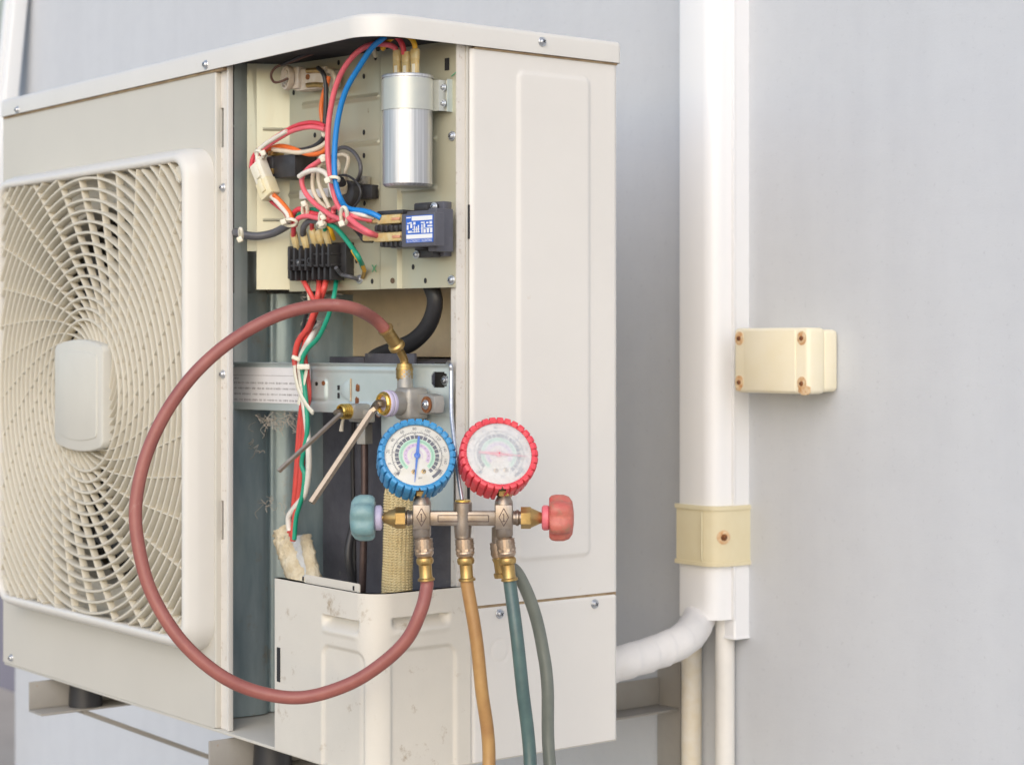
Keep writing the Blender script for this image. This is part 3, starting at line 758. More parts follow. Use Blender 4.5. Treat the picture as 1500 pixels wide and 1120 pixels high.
for px, py in ((496, 92), (550, 85), (533, 112), (461, 198), (533, 194), (533, 228), (534, 298), (522, 382), (545, 412), (605, 391), (623, 411), (430, 136)): hole(px, py)
p0, p1 = onL(653, 86, YP-.0005), onL(659, 103, YP-.0005)
b = B(); box(b, (p0.x, YP-.0022, p1.z), (p1.x, YP-.0002, p0.z)); objL('punched_slot', b, m_dark, ep)
b = B(); p = onL(575, 411, YP-.0058); lathe(b, [(.0030, 0), (.0030, .0004)], 16, frame(p, (0, -1, 0))); objL('column_hole', b, mat('hole_brown', (.12, .08, .05), .8), ep)
# green marker ticks on the plate
mk = mat('green_marker', (.10, .42, .22), .6); b = B()
for (a0_, b0_, a1_, b1_) in ((545, 388, 551, 398), (551, 388, 545, 398), (661, 112, 668, 106)):
    tube(b, [onL(a0_, b0_, YP-.0016-.0006), onL((a0_+a1_)/2, (b0_+b1_)/2, YP-.0016-.0007), onL(a1_, b1_, YP-.0016-.0006)], .0005, 5)
objL('marker_tick', b, mk, ep)
for px, py in ((662.5, 199.5), (661.5, 410)): instL('screw', ME_SCREW, frame(onL(px, py, YP-.0012), (0, -1, 0)), ep)
# teal post left of the plate
b = B(); pA, pB = onY(343, 300, .012), onY(361.5, 300, YP-.028)
q0, qm, q1 = onY(343, 500, .010), onY(350, 500, .020), W2+Vector((-.001, .001, 0))
qm = q0.lerp(q1, .5)+Vector((.0008, 0, 0)); quad(b, q0, qm, H-.0195, UT-.0172); quad(b, qm, q1, H-.0195, UT-.0172)
bmesh.ops.solidify(b, geom=b.faces[:], thickness=.0012); obj('left_post', b, m_zinc, ac)
# --- partition with vertical folds, lower and middle compartment
plan = [(-.350, .030), (-.346, .058), (-.3445, .078), (-.347, .088), (-.3535, .096), (-.347, .104), (-.340, .116), (-.337, .135), (-.33, .16), (-.32, .20), (-.31, UD-.006)]
pl = smooth([(x, y, 0) for x, y in plan], 6)
b = B()
for p, q in zip(pl, pl[1:]): quad(b, p, q, UB+.005, eB+.0)
bmesh.ops.remove_doubles(b, verts=b.verts[:], dist=1e-6)
part = obj('partition', b, m_teal, ac, ang=70)
# --- compressor in its jacket
b = B(); cw = rrect(.306, .180, .060, 10)
jp = [(-.187+x, .2235+y) for x, y in cw]; rings = []
for f_, z in ((.96, UB+.01), (1, UB+.04), (1.0, UB+.12), (1.006, UB+.20), (1, UB+.28), (1.004, H-.07), (1, H-.035), (.93, H-.022), (.75, H-.016)):
    rings.append([b.verts.new((-.187+(x+.187)*f_+.0016*noise.noise(Vector((x*40, z*22, 1))), .2235+(y-.2235)*f_+.0022*noise.noise(Vector((x*40, z*22, 4))), z)) for x, y in jp])
for a, c in zip(rings, rings[1:]):
    n_ = len(a)
    for i in range(n_): b.faces.new((a[i], a[(i+1) % n_], c[(i+1) % n_], c[i]))
b.faces.new(rings[-1]); b.faces.new(rings[0][::-1])
cmp_ = obj('compressor', b, m_jacket, ac, ang=60)
b = B(); tube(b, smooth([Vector((-.232+.002*math.sin(z*50), .1315, z)) for z in (UB+.02, UB+.12, UB+.22, UB+.3, H-.06)], 4), .0022, 6); obj('jacket_seam', b, m_rub, cmp_)
for (x0_, x1_, yy, zz_) in ((-.27, -.20, .124, H-.014), (-.195, -.10, .122, H-.010)):
    b = B(); box(b, (x0_, yy, H-.055), (x1_, yy+.004, zz_), None, .001); obj('jacket_flap', b, m_jacket, cmp_)
# vertical accumulator at the left of the middle opening
b = B(); p = onY(374, 420, .10)
lathe(b, [(.004, H+.018), (.010, H+.022), (.014, H+.032), (.014, H+.16)], 20, Matrix.Translation((p.x, .10, 0))); obj('accumulator', b, m_zinc, ac)
b = B(); box(b, (-.40, .190, H-.014), (-.012, .192, UT-.04)); obj('inner_panel', b, m_beigein, ac)
# black flat hose hanging from the plate, behind it
hp = [(625, 405, YP+.010), (637, 440, YP+.012), (628, 475, YP+.016), (605, 500, YP+.020), (575, 513, YP+.026), (545, 528, YP+.030), (530, 560, YP+.032)]
b = B(); tube(b, smooth([onY(a, c, Y) for a, c, Y in hp], 10), .0095, 12, flat=(1, .75)); obj('black_hose', b, m_rub, ac)

# --- zinc bracket across the opening, with label, slots and valves
YB = YP-.004
BL_, BR_ = onY(342.5, 570, .047), onX(664, 570, -.0085)
BT = Vector((BR_.x-BL_.x, BR_.y-BL_.y, 0)).normalized(); BN = Vector((BT.y, -BT.x, 0))
def onB(px, py, off=0.0):
    d = ray(px, py); return CAM + d*((BL_+BN*off-CAM).dot(BN)/d.dot(BN))
def sB(px, py=570): return (onB(px, py)-BL_).dot(BT)
MB_ = Matrix((BT, -BN, Vector((0, 0, 1)))).transposed().to_4x4(); MB_.translation = Vector((BL_.x, BL_.y, 0))   # local: along, depth, z
bz1, bz0 = onB(500, 531.5).z, onB(500, 604).z
bx0, bx1 = 0.0, sB(664)
def fb_(s, z): return Vector((BL_.x, BL_.y, z))+BT*s, BN
gL, gR, gz1, gz0 = sB(459), sB(480), onB(500, 556).z, onB(500, 586).z
oL, oR, oz1, oz0 = sB(633), sB(657), onB(645, 545).z, onB(645, 567).z
def db_(s, z):
    e = .003*(1-sstep(0, .0035, bz1-z))
    e += .0022*(1-sstep(-.0015, .0015, sdr(s, z, (gL+gR)/2, (gz1+gz0)/2, (gR-gL)/2, (gz1-gz0)/2, .004)))
    e += .0015*(1-sstep(-.0015, .0015, sdr(s, z, (sB(459)+sB(600))/2, onB(500, 541).z, (sB(600)-sB(459))/2, .0014, .001)))
    e += .0012*sstep(0, .003, (bz0+.012)-z)
    return e
b = B(); sheet(b, fb_, bx0, bx1, bz0, bz1, .0016, db_, keep=lambda s, z: sdr(s, z, (oL+oR)/2, (oz1+oz0)/2, (oR-oL)/2, (oz1-oz0)/2, .006) > 0, thick=.0014)
br = obj('bracket', b, m_zinc, ac, ang=50)
b = B(); box(b, (sB(602, 700), -.0006, onB(630, 752).z), (bx1, .0008, bz0-.0002), MB_); obj('bracket_leg', b, m_zinc, br)
inst('screw', ME_SCREW, frame(onB(652, 557, -.010), BN), br)
b = B(); box(b, (oL-.01, .014, oz0-.01), (oR+.004, .016, oz1+.01), MB_); obj('slot_backing', b, m_cav, br)
l0, l1, lz0, lz1 = sB(344), sB(458), onB(344, 537.5).z, onB(400, 590).z
b = B(); box(b, (l0, -.0034, lz1), (l1, -.0026, lz0), MB_); lb = obj('label', b, m_lbl, br)
b = B()
box(b, (l0, -.0036, onB(400, 550.3).z), (l1, -.00345, onB(400, 549.6).z), MB_)
for py in (554.5, 561, 569, 577.5, 586):
    zl = onB(400, py).z; x = l0+.003; lim = l1-.008 if py > 555 else l0+.012
    while x < lim:
        nx_ = min(x+random.uniform(.004, .013), lim); cx_ = x
        while cx_ < nx_:
            hh_ = random.uniform(.0007, .0012); box(b, (cx_, -.0036, zl-hh_), (cx_+random.uniform(.0006, .0013), -.00345, zl+hh_), MB_); cx_ += .0017
        x = nx_+.0022
obj('label_print', b, m_lbltxt, lb)
for px, py, rr in ((464, 562, .0022), (474, 561, .0026)):
    b = B(); lathe(b, [(rr, 0), (rr, .0006)], 14, frame(onB(px, py, .0035), BN)); obj('bracket_hole', b, m_dark if px < 470 else m_rust, br)
for (a0_, b0_, a1_, b1_) in ((496.5, 564, 499, 571), (496.5, 575, 499, 583)):
    b = B(); box(b, (sB(a0_), -.0024, onB(a0_, b1_).z), (sB(a1_), 0, onB(a0_, b0_).z), MB_); obj('bracket_slot', b, m_dark, br)
b = B(); P = [(sB(a, c), onB(a, c).z) for a, c in ((503, 564), (516, 555), (516, 587), (503, 578))]
prism(b, P, 0, .0045, frame(Vector((BL_.x, BL_.y, 0))+BN*.0002, BN, BT), .0008); obj('pressed_lug', b, m_zinc, br)
b = B()
for k in range(4): a, c = P[k], P[(k+1) % 4]; q0_, q1_ = [Vector((BL_.x, BL_.y, z))+BT*s_+BN*.0022 for s_, z in (a, c)]; tube(b, [q0_, (q0_+q1_)/2, q1_], .0007, 6)
obj('lug_edge', b, m_rusty, br)
for px, py in ((524, 568), (523, 587)):
    b = B(); lathe(b, [(.0030, 0), (.0026, .0008)], 10, frame(onB(px, py, .0015), BN)@Matrix.Diagonal((1, 1.5, 1, 1)), rf=lambda i, j, r: .0006*math.sin(i*2.3)); obj('rust_spot', b, m_rust, br)

# --- service valves (axis -Y, out of the front)
AXV = Vector((0, -1, 0))
def hexprof(r): return [(r*math.cos(PI/6+i*PI/3), r*math.sin(PI/6+i*PI/3)) for i in range(6)]
def stub(parent, c, R_, length, m, name='valve_stub'):
    b = B(); M_ = frame(c, AXV, (1, 0, 0)); ri = R_*.66; n_ = int(length/.0022)
    prof = [(R_*.8, -.004)]
    for i in range(n_): z = i*length/n_; prof += [(R_, z), (R_*1.0, z+length/n_*.45), (R_*.93, z+length/n_*.55), (R_*.93, z+length/n_*.95)]
    prof += [(R_*.97, length), (R_*.88, length+.0016), (ri*1.12, length+.0016), (ri, length), (ri*.95, length-.010)]
    lathe(b, prof, 28, M_, caps=False)
    o_ = obj(name, b, m, parent, ang=35)
    b = B(); lathe(b, [(ri*.99, length-.0102), (ri*.99, length-.009)], 20, M_); obj('stub_bore', b, mat('bore_brown', (.10, .06, .02), .5, metal=.5), o_)
    return o_
YV = YB-.026
vc = onY(602, 590, YV)
b = B()
box(b, (-.0135, -.013, -.017), (.0135, .014, .016), Matrix.Translation(vc), .005, 3)
lathe(b, [(.0115, 0), (.0125, .002), (.0125, .014), (.013, .016), (.013, .019)], 26, frame(vc+Vector((-.0005, -.012, .0)), AXV))
lathe(b, [(.0085, .010), (.0082, .020), (.0070, .026), (.0066, .034)], 20, Matrix.Translation(vc+Vector((-.0105, 0, 0))))
prism(b, [(-.008, -.010), (.022, -.011), (.034, -.009), (.036, 0), (.034, .008), (.022, .010), (-.008, .010)], -.006, .006, frame(vc+Vector((.006, .006, 0)), AXV, (1, 0, 0)), .002)
lathe(b, [(.0105, 0), (.0095, -.022), (.0095, -.06)], 20, Matrix.Translation(vc+Vector((-.004, .002, -.014))))
vl = obj('service_valve', b, m_valve, ac, ang=40)
o = stub(vl, vc+Vector((-.0005, -.024, 0)), .0122, .011, m_gold)
b = B(); lathe(b, [(.0128, 0), (.0135, .001), (.0135, .0035), (.0126, .0045), (.0136, .0055), (.0136, .008), (.0125, .009)], 26, frame(vc+Vector((-.0005, -.0235, 0)), AXV)); obj('valve_collar', b, m_kn_h, vl)
ps = vc+Vector((.029, -.0005, -.001))
b = B(); lathe(b, [(.0085, 0), (.0085, .0012), (.004, .0016)], 18, frame(ps, AXV)); obj('rust_ring', b, m_rust, vl)
inst('valve_screw', ME_SSCREW, frame(ps+AXV*.0012, AXV)@Matrix.Scale(1.35, 4), vl)
b = B(); lathe(b, [(.0046, 0), (.0046, .0012), (.003, .002)], 14, frame(onY(555.5, 605, YB-.026), AXV)); obj('rust_ring', b, m_rust, vl)
inst('valve_screw', ME_SSCREW, frame(onY(555.5, 605, YB-.0275), AXV), vl)
vs2 = onB(518, 602, .016)
b = B(); box(b, (-.009, -.006, -.009), (.009, .016, .008), Matrix.Translation(vs2), .003)
box(b, (-.020, .006, -.012), (.018, .016, .002), Matrix.Translation(vs2), .002)
vl2 = obj('service_valve', b, m_valve, ac)
stub(vl2, vs2+Vector((0, -.006, 0)), .0082, .010, m_gold)
# flare nut and pipe below the small valve, larger flare flange
b = B(); p = onY(534, 628, YB-.004)
prism(b, hexprof(.0095), -.016, .006, Matrix.Translation(p), .001); lathe(b, [(.0075, .004), (.0055, .012)], 16, Matrix.Translation(p)); obj('flare_nut', b, m_valve, ac)
b = B(); tube(b, smooth([p+Vector((0, 0, -.014)), p+Vector((0, 0, -.08)), p+Vector((-.003, .0, -.15)), p+Vector((-.010, .004, -.22)), p+Vector((.004, .01, -.30))], 8), .0042, 10); obj('liquid_pipe', b, m_copper, ac)
b = B(); prism(b, [(x, y) for x, y in rrect(.042, .040, .010)], 0, .002, frame(onY(577, 622, YB-.014), AXV, (1, 0, 0)), .0005); obj('valve_plate', b, m_zinc, ac)
b = B(); tube(b, smooth([onY(504, 608, YB-.01), onY(501, 622, YB-.012), onY(500, 631, YB-.012)], 6), lambda f: .0014+.0012*f, 8); obj('wax_drip', b, m_pipec, ac)
# black cable low behind the green knob
b = B(); tube(b, smooth([onY(520, 760, YB), onY(511, 800, YB-.01), onY(512, 830, YB-.01), onY(521, 870, YB)], 8), .0046, 10); obj('black_cable', b, m_rub, ac)
# beige net sleeve on the suction pipe
b = B(); pa, pb = onY(585, 722, YB-.026), onY(581, 890, YB-.026); n1, n2 = 44, 84
sp_ = [pa.lerp(pb, i/n2) for i in range(n2+1)]
tube(b, sp_, .0152, n1, rf=lambda k, i: (.0013 if (k % 2 and i % 2) else -.0005)+.0010*noise.noise(Vector((k*.1, i*.06, 1.7))))
sl_ = obj('net_sleeve', b, m_mesh, ac, ang=20)
b = B(); Mj = pa
for k in range(9):
    a = k*.7; q = pa+Vector((.014*math.cos(a), .014*math.sin(a), 0)); tube(b, [q, q+Vector((0, 0, .004)), q+Vector((random.uniform(-.002, .002), -.001, random.uniform(.005, .010)))], lambda f: .0016*(1-.7*f), 5)
obj('frayed_edge', b, m_mesh, sl_)
# torn foam stuffed where the wires go down
def blob(bm, pts, r, sc_, amp, n_=14, seed=0):
    tube(bm, smooth(pts, 8), r, n_, rf=lambda k, i: 1.7*amp*noise.noise(Vector((k*sc_, i*sc_, seed)))+amp*.5*noise.noise(Vector((k*sc_*2.7, i*sc_*2.7, seed+5))), flat=(1, .8))
YF = YB-.035
b = B(); blob(b, [onY(414, 776, YF), onY(424, 805, YF), onY(436, 838, YF), onY(444, 870, YF)], lambda f: .0125+.004*f, .9, .0035, 16, 2)
blob(b, [onY(410, 788, YF-.004), onY(418, 810, YF-.004), onY(428, 840, YF-.002)], lambda f: .009, .8, .003, 14, 9)
fo = obj('insulation_foam', b, m_foam, ac, ang=80)
b = B(); blob(b, [onY(447, 784, YF+.004), onY(453, 812, YF+.004), onY(461, 850, YF+.004), onY(464, 875, YF+.004)], lambda f: .007+.003*f, .8, .002, 14, 4); obj('insulation_foam', b, m_foam, ac, ang=80)
b = B(); blob(b, [onY(436, 792, YF+.006), onY(446, 815, YF+.006), onY(456, 855, YF+.006)], lambda f: .011, .9, .003, 14, 6); obj('wool_wad', b, m_foamw, ac, ang=80)

# --- capacitor
YC = YP-.0325
p = onL(597, 195, YC); rc = mm(36.5, MLOC @ p); cz1, cz0 = onL(597, 113, YC).z, onL(597, 274, YC).z
b = B(); lathe(b, [(rc*.9, cz0), (rc, cz0+.0025), (rc, cz1-.002), (rc*1.045, cz1-.0018), (rc*1.05, cz1), (rc*1.02, cz1+.0012), (rc*.94, cz1+.0008), (rc*.92, cz1-.001), (.004, cz1-.001)], 56, Matrix.Translation((p.x, p.y, 0)))
cap = objL('capacitor', b, m_alu, ac, ang=40)
bz_1, bz_0 = onL(597, 118, YC).z, onL(597, 163, YC).z
b = B(); pth = []
rb = rc+.0012
for i in range(25):
    a = PI+ (1.62*PI)*i/24 - .35*PI
    a = R(150+ i*(360-110)/24)
    pth.append((p.x+rb*math.cos(a), p.y+rb*math.sin(a)))
tx = onL(657, 140, YP-.006).x
pth += [(p.x+rb*1.02, p.y+.018), (p.x+rb*1.10, YP-.0062), (tx, YP-.0062)]
for (x0_, y0_), (x1_, y1_) in zip(pth, pth[1:]): quad(b, Vector((x0_, y0_, 0)), Vector((x1_, y1_, 0)), bz_0, bz_1)
bmesh.ops.remove_doubles(b, verts=b.verts[:], dist=1e-6)
bmesh.ops.solidify(b, geom=b.faces[:], thickness=.0013)
cl = objL('clamp_band', b, m_band, cap, ang=40)
b = B(); box(b, (tx-.0002, YP-.0082, bz_0-.0008), (tx+.0010, YP-.0005, bz_1+.001)); box(b, (p.x+rb*1.1, YP-.0052, bz_0+.004), (tx-.002, YP, bz_1-.004)); objL('clamp_lug', b, m_zinc, cap)
for py in (128.5, 152): instL('clamp_screw', ME_SSCREW, frame(onL(649, py, YP-.0086), (0, -1, 0))@Matrix.Scale(1.2, 4), cap)
for px, zt3 in ((582, 74), (595, 76), (608, 72)):
    q = onL(px, 100, YC-.004); z_1 = onL(px, zt3, YC-.004).z
    b = B(); hgt = z_1-cz1
    prism(b, rrect(.0088, .0062, .002, 3), .001, hgt*.62, Matrix.Translation((q.x, q.y, cz1)), .0006)
    prism(b, rrect(.0100, .0070, .0028, 3), hgt*.60, hgt, Matrix.Translation((q.x, q.y, cz1)), .0006)
    s_ = objL('terminal_sleeve', b, m_sleeve, cap)
    b = B(); box(b, (q.x-.001, q.y-.0036, cz1+.001), (q.x+.003, q.y-.0031, cz1+hgt*.42)); objL('terminal_blade', b, m_nylon, s_)

# --- contactor
def pbox(b, px0, py0, px1, py1, Yb, Yf, bev=.001, mi=0):
    p, q = onL(px0, (py0+py1)/2, Yf), onL(px1, (py0+py1)/2, Yf); xm = (px0+px1)/2
    box(b, (p.x, Yf, onL(xm, py1, Yf).z), (q.x, Yb, onL(xm, py0, Yf).z), None, bev, 2, mi)
b = B()
pbox(b, 607, 296, 650, 376, YP-.001, YP-.013)               # base
pbox(b, 572, 309, 640, 362, YP-.012, YP-.034)              # mid block
pbox(b, 588, 312, 637, 361, YP-.033, YP-.047)              # raised face with the label
pbox(b, 627, 305, 640, 368, YP-.012, YP-.036)
ct = objL('contactor', b, m_bake, ac)
b = B()
pbox(b, 548, 330, 590, 338, YP-.018, YP-.042); pbox(b, 556, 353, 590, 361, YP-.018, YP-.038); pbox(b, 552, 308, 590, 314, YP-.018, YP-.040)
pbox(b, 606, 298, 626, 309, YP-.012, YP-.030); pbox(b, 608, 365, 634, 377, YP-.012, YP-.024)
for k in range(5):
    pbox(b, 549+7.5*k, 329.5, 552+7.5*k, 339.5, YP-.018, YP-.0445); pbox(b, 557+7*k, 352, 560+7*k, 362, YP-.018, YP-.0405)
objL('terminal_comb', b, m_blk, ct)
for k, (px, py) in enumerate(((636, 302.5), (610, 373))): instL('contactor_screw', ME_SSCREW, frame(onL(px, py, YP-.031+.006*k), (0, -1, 0))@Matrix.Scale(1.15, 4), ct)
b = B()
for a0_, b0_, a1_, b1_ in ((645.5, 313, 648.5, 320), (645.5, 353, 648.5, 360)):
    pbox(b, a0_, b0_, a1_, b1_, YP-.006, YP-.0137, 0)
objL('base_notch', b, m_dark, ct)
YL = YP-.0473
p0, p1 = onL(595, 316.5, YL), onL(634.5, 354, YL); LW, LH = p1.x-p0.x, p0.z-p1.z
b = B(); box(b, (p0.x, YL-.0003, p1.z), (p1.x, YL+.0003, p0.z)); lab = objL('contactor_label', b, m_blue, ct)
b = B()
def lr(u0, v0, u1, v1): box(b, (p0.x+LW*u0, YL-.0006, p0.z-LH*v1), (p0.x+LW*u1, YL-.0004, p0.z-LH*v0))
lr(.22, .03, .98, .19); lr(.02, .70, .98, .855); lr(.02, .05, .19, .09)
for r_ in ((.05, .26, .14, .30), (.04, .34, .10, .52), (.13, .24, .22, .29), (.17, .30, .24, .46), (.08, .56, .22, .64), (.28, .24, .36, .34), (.30, .38, .34, .64), (.38, .42, .42, .64), (.45, .36, .49, .64), (.24, .50, .50, .53), (.20, .60, .52, .63), (.56, .25, .70, .30), (.58, .34, .62, .66), (.66, .32, .72, .46), (.66, .52, .74, .66), (.76, .26, .84, .32), (.80, .38, .98, .44), (.88, .24, .97, .34), (.78, .50, .86, .66), (.90, .50, .98, .66), (.55, .48, .98, .50)): lr(*r_)
text(b, 'MAGNETIC CONTACTOR', LH*.15, frame((p0.x+LW*.5, YL-.0006, p0.z-LH*.925), (0, -1, 0), (-1, 0, 0)) @ Matrix.Diagonal((LW*.94/(LH*.15*11.6), 1, 1, 1)))
objL('label_print', b, m_wprint, lab)
for (a0_, b0_, a1_, b1_) in ((543, 314, 586, 328), (538, 340, 587, 354)):
    b = B(); pbox(b, a0_+8, b0_, a1_, b1_, YP-.030, YP-.043, .0022); pbox(b, a0_-8, b0_+2, a0_+12, b1_-1, YP-.028, YP-.040, .002)
    s_ = objL('wire_sleeve', b, m_sleeve, ct)
    b = B(); pbox(b, a1_-13, b0_+4.5, a1_-1, b0_+8.5, YP-.042, YP-.0437, .0004); objL('copper_tab', b, mat('copper_tab', (.75, .36, .22), .4, metal=.4), s_)

# --- terminal block
b = B()
pbox(b, 421, 360, 453, 408, YP-.001, YP-.010); pbox(b, 453, 357, 490, 408, YP-.001, YP-.010)
pbox(b, 484, 355, 507, 405, YP-.001, YP-.013)
tbk = objL('terminal_block', b, m_blk, ac)
b = B()
for px in (421, 428.5, 437, 445.5): 
    pa_ = [onL(px, 364, YP-.02), onL(px+3, 360, YP-.03), onL(px+3, 395, YP-.03), onL(px+8, 411, YP-.014), onL(px+4, 411, YP-.005)]
    pbox(b, px, 363, px+3.0, 396, YP-.005, YP-.028, .0006); pbox(b, px+3, 392, px+5.5, 411, YP-.005, YP-.022, .0006)
for px in (453, 462, 470.5, 479): pbox(b, px, 357, px+2.8, 391, YP-.005, YP-.030, .0006); pbox(b, px+3, 389, px+6, 410, YP-.005, YP-.024, .0006)
for (a0_, a1_, py) in ((421, 455, 381), (421, 455, 389), (453, 486, 372), (453, 486, 388.5)): pbox(b, a0_, py-1.6, a1_, py+1.6, YP-.008, YP-.027, .0006)
objL('divider_rib', b, m_blk, tbk)
b = B(); lathe(b, [(.0036, 0), (.0036, .022), (.0022, .022), (.0022, .012)], 16, frame(onL(475, 383, YP-.008), (0, -1, 0)), caps=False); objL('screw_boss', b, m_blk, tbk)
instL('block_screw', ME_SSCREW, frame(onL(438, 384, YP-.024), (0, -1, 0))@Matrix.Scale(.95, 4), tbk)
for (a0_, b0_, a1_, b1_) in ((430, 341, 437, 373), (444, 341, 453, 376), (457, 336, 465, 368), (467, 338, 473, 366), (476, 334, 485, 369)):
    b = B(); q = [onL(a0_, b0_, YP-.026), onL(a0_+(a1_-a0_)*.4, b0_+(b1_-b0_)*.45, YP-.026), onL(a1_, b1_, YP-.018)]
    tube(b, smooth(q, 5), lambda f: .0046-.0026*max(0, f-.35), 8, flat=(1, .8)); objL('wire_sleeve', b, m_sleeve, tbk)
# wires leaving the block as dark flat links to the earth screw
instL('earth_screw', ME_SCREW, frame(onL(527, 409, YP-.0012), (0, -1, 0)), ep)
b = B(); tube(b, [onL(534, 394, YP-.006), onL(533, 400, YP-.005), onL(531, 407, YP-.003)], .0022, 8); objL('ring_lug', b, m_brass, ep)

# --- black relay on the wing, ceramic fuse block, condenser strip, small switch
b = B(); pb0 = onL(404, 243, YP-.03)
pbox(b, 399, 227, 432, 260, YP-.002, YP-.034); pbox(b, 430, 226, 449, 258, YP-.001, YP-.010); pbox(b, 390, 229, 400, 257, YP-.012, YP-.036)
rel = objL('relay', b, m_blk, ac)
b = B(); lathe(b, [(.0062, 0), (.0062, .0008), (.003, .0009)], 18, frame(onL(441, 235, YP-.0103), (0, -1, 0))@Matrix.Diagonal((.7, 1, 1, 1))); objL('mount_eye', b, m_chrom, rel)
b = B(); pbox(b, 391, 247, 399, 255, YP-.034, YP-.037, .0004); pbox(b, 392, 221, 399, 228, YP-.02, YP-.037, .0004); objL('relay_tab', b, m_brass, rel)
b = B(); pbox(b, 432, 100, 476, 131, YP-.006, YP-.022, .0015); pbox(b, 425, 98, 437, 130, YP-.010, YP-.026, .0015); pbox(b, 468, 103, 488, 128, YP-.004, YP-.016, .0015)
cf = objL('fuse_block', b, m_ceram, ac)
q = onL(421, 114, YP-.028)
b = B(); lathe(b, [(.0125, -.003), (.0132, 0), (.0125, .003), (.0105, .0035), (.0095, .001), (.0080, .001), (.0075, .003), (.0065, .003), (.0055, .0005), (.0005, .0005)], 26, frame(q, (-.25, -1, 0))@Matrix.Diagonal((.85, 1.05, 1, 1))); objL('fuse_socket', b, m_ceram, cf)
for py in (103, 124): b = B(); tube(b, [onL(450, py+1, YP-.024), onL(462, py, YP-.024), onL(473, py+1, YP-.022)], .0028, 8); objL('fuse_clip', b, m_brass, cf)
b = B(); lathe(b, [(.003, 0), (.003, .0008)], 14, frame(onL(451, 113, YP-.0222), (0, -1, 0))); objL('fuse_hole', b, m_rust, cf)
b = B(); pbox(b, 438, 277, 480, 290.5, YP-.004, YP-.014, .0008); objL('resistor_strip', b, m_lbl, ac)
b = B(); pbox(b, 524, 271, 545, 291, YP-.002, YP-.012, .001); 
lathe(b, [(.0155, 0), (.016, .0015), (.0155, .008), (.012, .010)], 26, frame(onL(516, 287, YP-.014), (-.2, -1, .1)))
sw = objL('pressure_switch', b, m_blk, ac)
b = B(); c0 = onL(503, 280, YP-.024); c1 = onL(499, 262, YP-.034); tube(b, [c0, c0.lerp(c1, .55)], .0058, 14); objL('switch_collar', b, m_foam, sw)
b = B(); tube(b, [c0.lerp(c1, .5), c0.lerp(c1, .8), c1], .0048, 14, rf=lambda k, i: 0 if i < 2 else -.0012); objL('switch_cap', b, m_blk, sw)
b = B(); pbox(b, 520, 258, 534, 271, YP-.002, YP-.012, .002); lathe(b, [(.005, 0), (.004, .002)], 14, frame(onL(529, 263, YP-.012), (0, -1, 0))); objL('switch_tab', b, m_valve, sw)
# connector housing
b = B(); ca, cb = onL(378, 239, YP-.045), onL(397, 288, YP-.045); ax = (cb-ca); Lc = ax.length
Mc = frame(ca, ax, Vector((0, -1, 0))) 
box(b, (-.006, -.0088, 0), (.006, .0088, Lc*.55), Mc, .001); box(b, (.0058, -.004, .003), (.0082, .003, Lc*.45), Mc, .0006)
box(b, (-.0065, .0082, .003), (.004, .0105, .009), Mc, .0006)
cn = objL('plug_housing', b, m_nylon, ac)
b = B(); box(b, (-.0068, -.0098, Lc*.53), (.0068, .0098, Lc), Mc, .001); box(b, (.0066, -.003, Lc*.5), (.0088, .003, Lc*.86), Mc, .0006); objL('plug_latch', b, m_conn, cn)

# --- wires
def wire(c, pts, off=None, r=.0026, parent=ac, base=None, name='wire', n=9, fn=None):
    P = []
    base = YP if base is None else base
    for q in pts:
        o_ = q[2] if len(q) > 2 else off
        P.append(fn(q[0], q[1], o_) if fn else onP(q[0], q[1], YP-o_))
    b = B(); tube(b, smooth(P, 7), r, n); return obj(name, b, m_wire[c], parent, ang=70)
wire('pink', [(581, 78, .036), (578, 70, .038), (567, 65.5, .045), (547, 65, .05), (527, 74), (506, 97), (491, 130), (482, 175), (480, 220), (484, 257), (492, 293), (503, 311), (520, 327), (540, 340), (556, 346.5, .036)], .056, .0030)
wire('blue', [(566, 52, .05), (559, 58), (545, 70), (525, 100), (507, 132), (496, 170), (490.5, 215), (490.5, 258), (497, 287), (509, 305, .052), (532, 309, .048), (546, 313, .046), (558, 319.5, .042)], .060, .0030)
wire('red', [(592, 80, .038), (590, 68, .040), (584, 57, .042), (575, 51.5, .045), (562, 51, .046), (550, 60, .046)], .04, .0029)
wire('yellow', [(608, 78, .036), (607.5, 66, .038), (602, 56, .040), (592, 51.5, .042), (580, 53, .042), (569, 60, .042), (560, 72, .04)], .04, .0027)
wire('cream', [(546, 62, .03), (547, 72, .03), (550, 82, .012)], .03, .0024)
wire('orange', [(482, 112), (479, 124), (474, 138), (470.5, 160), (473, 182), (476, 195)], .030)
wire('black', [(466, 100, .022), (473, 107), (477, 120), (477.5, 150), (476, 180), (475, 198), (468, 209), (455, 216.5), (437, 220), (412, 218.5), (395, 222), (382, 229)], .032)
wire('cream', [(478, 103, .018), (487, 106, .02), (490, 114, .022), (488, 124, .02), (486, 132, .01)], .02, .0030)
wire('red', [(476, 186), (468, 181.5), (452, 180), (432, 185), (412, 196), (394, 208), (380, 219), (371, 231), (368, 246, .045)], .040)
wire('pink', [(476, 190), (465, 187), (450, 186.5), (428, 192), (408, 203), (392, 214), (381, 225), (375, 238, .045)], .044)
wire('white', [(420, 192), (404, 201.5), (388, 212), (378, 222), (377, 234), (380, 243, .045)], .047, .0024)
wire('red', [(478, 204), (474, 213), (462, 219), (440, 223), (418, 222), (405, 219)], .028, .0024)
wire('orange', [(480, 214), (474, 222), (462, 226), (447, 225), (430, 218), (412, 214), (398, 217), (386, 226), (383, 238, .045)], .034)
wire('cream', [(479, 208), (470, 215), (455, 221), (436, 223.5), (415, 221), (400, 219)], .035, .0027)
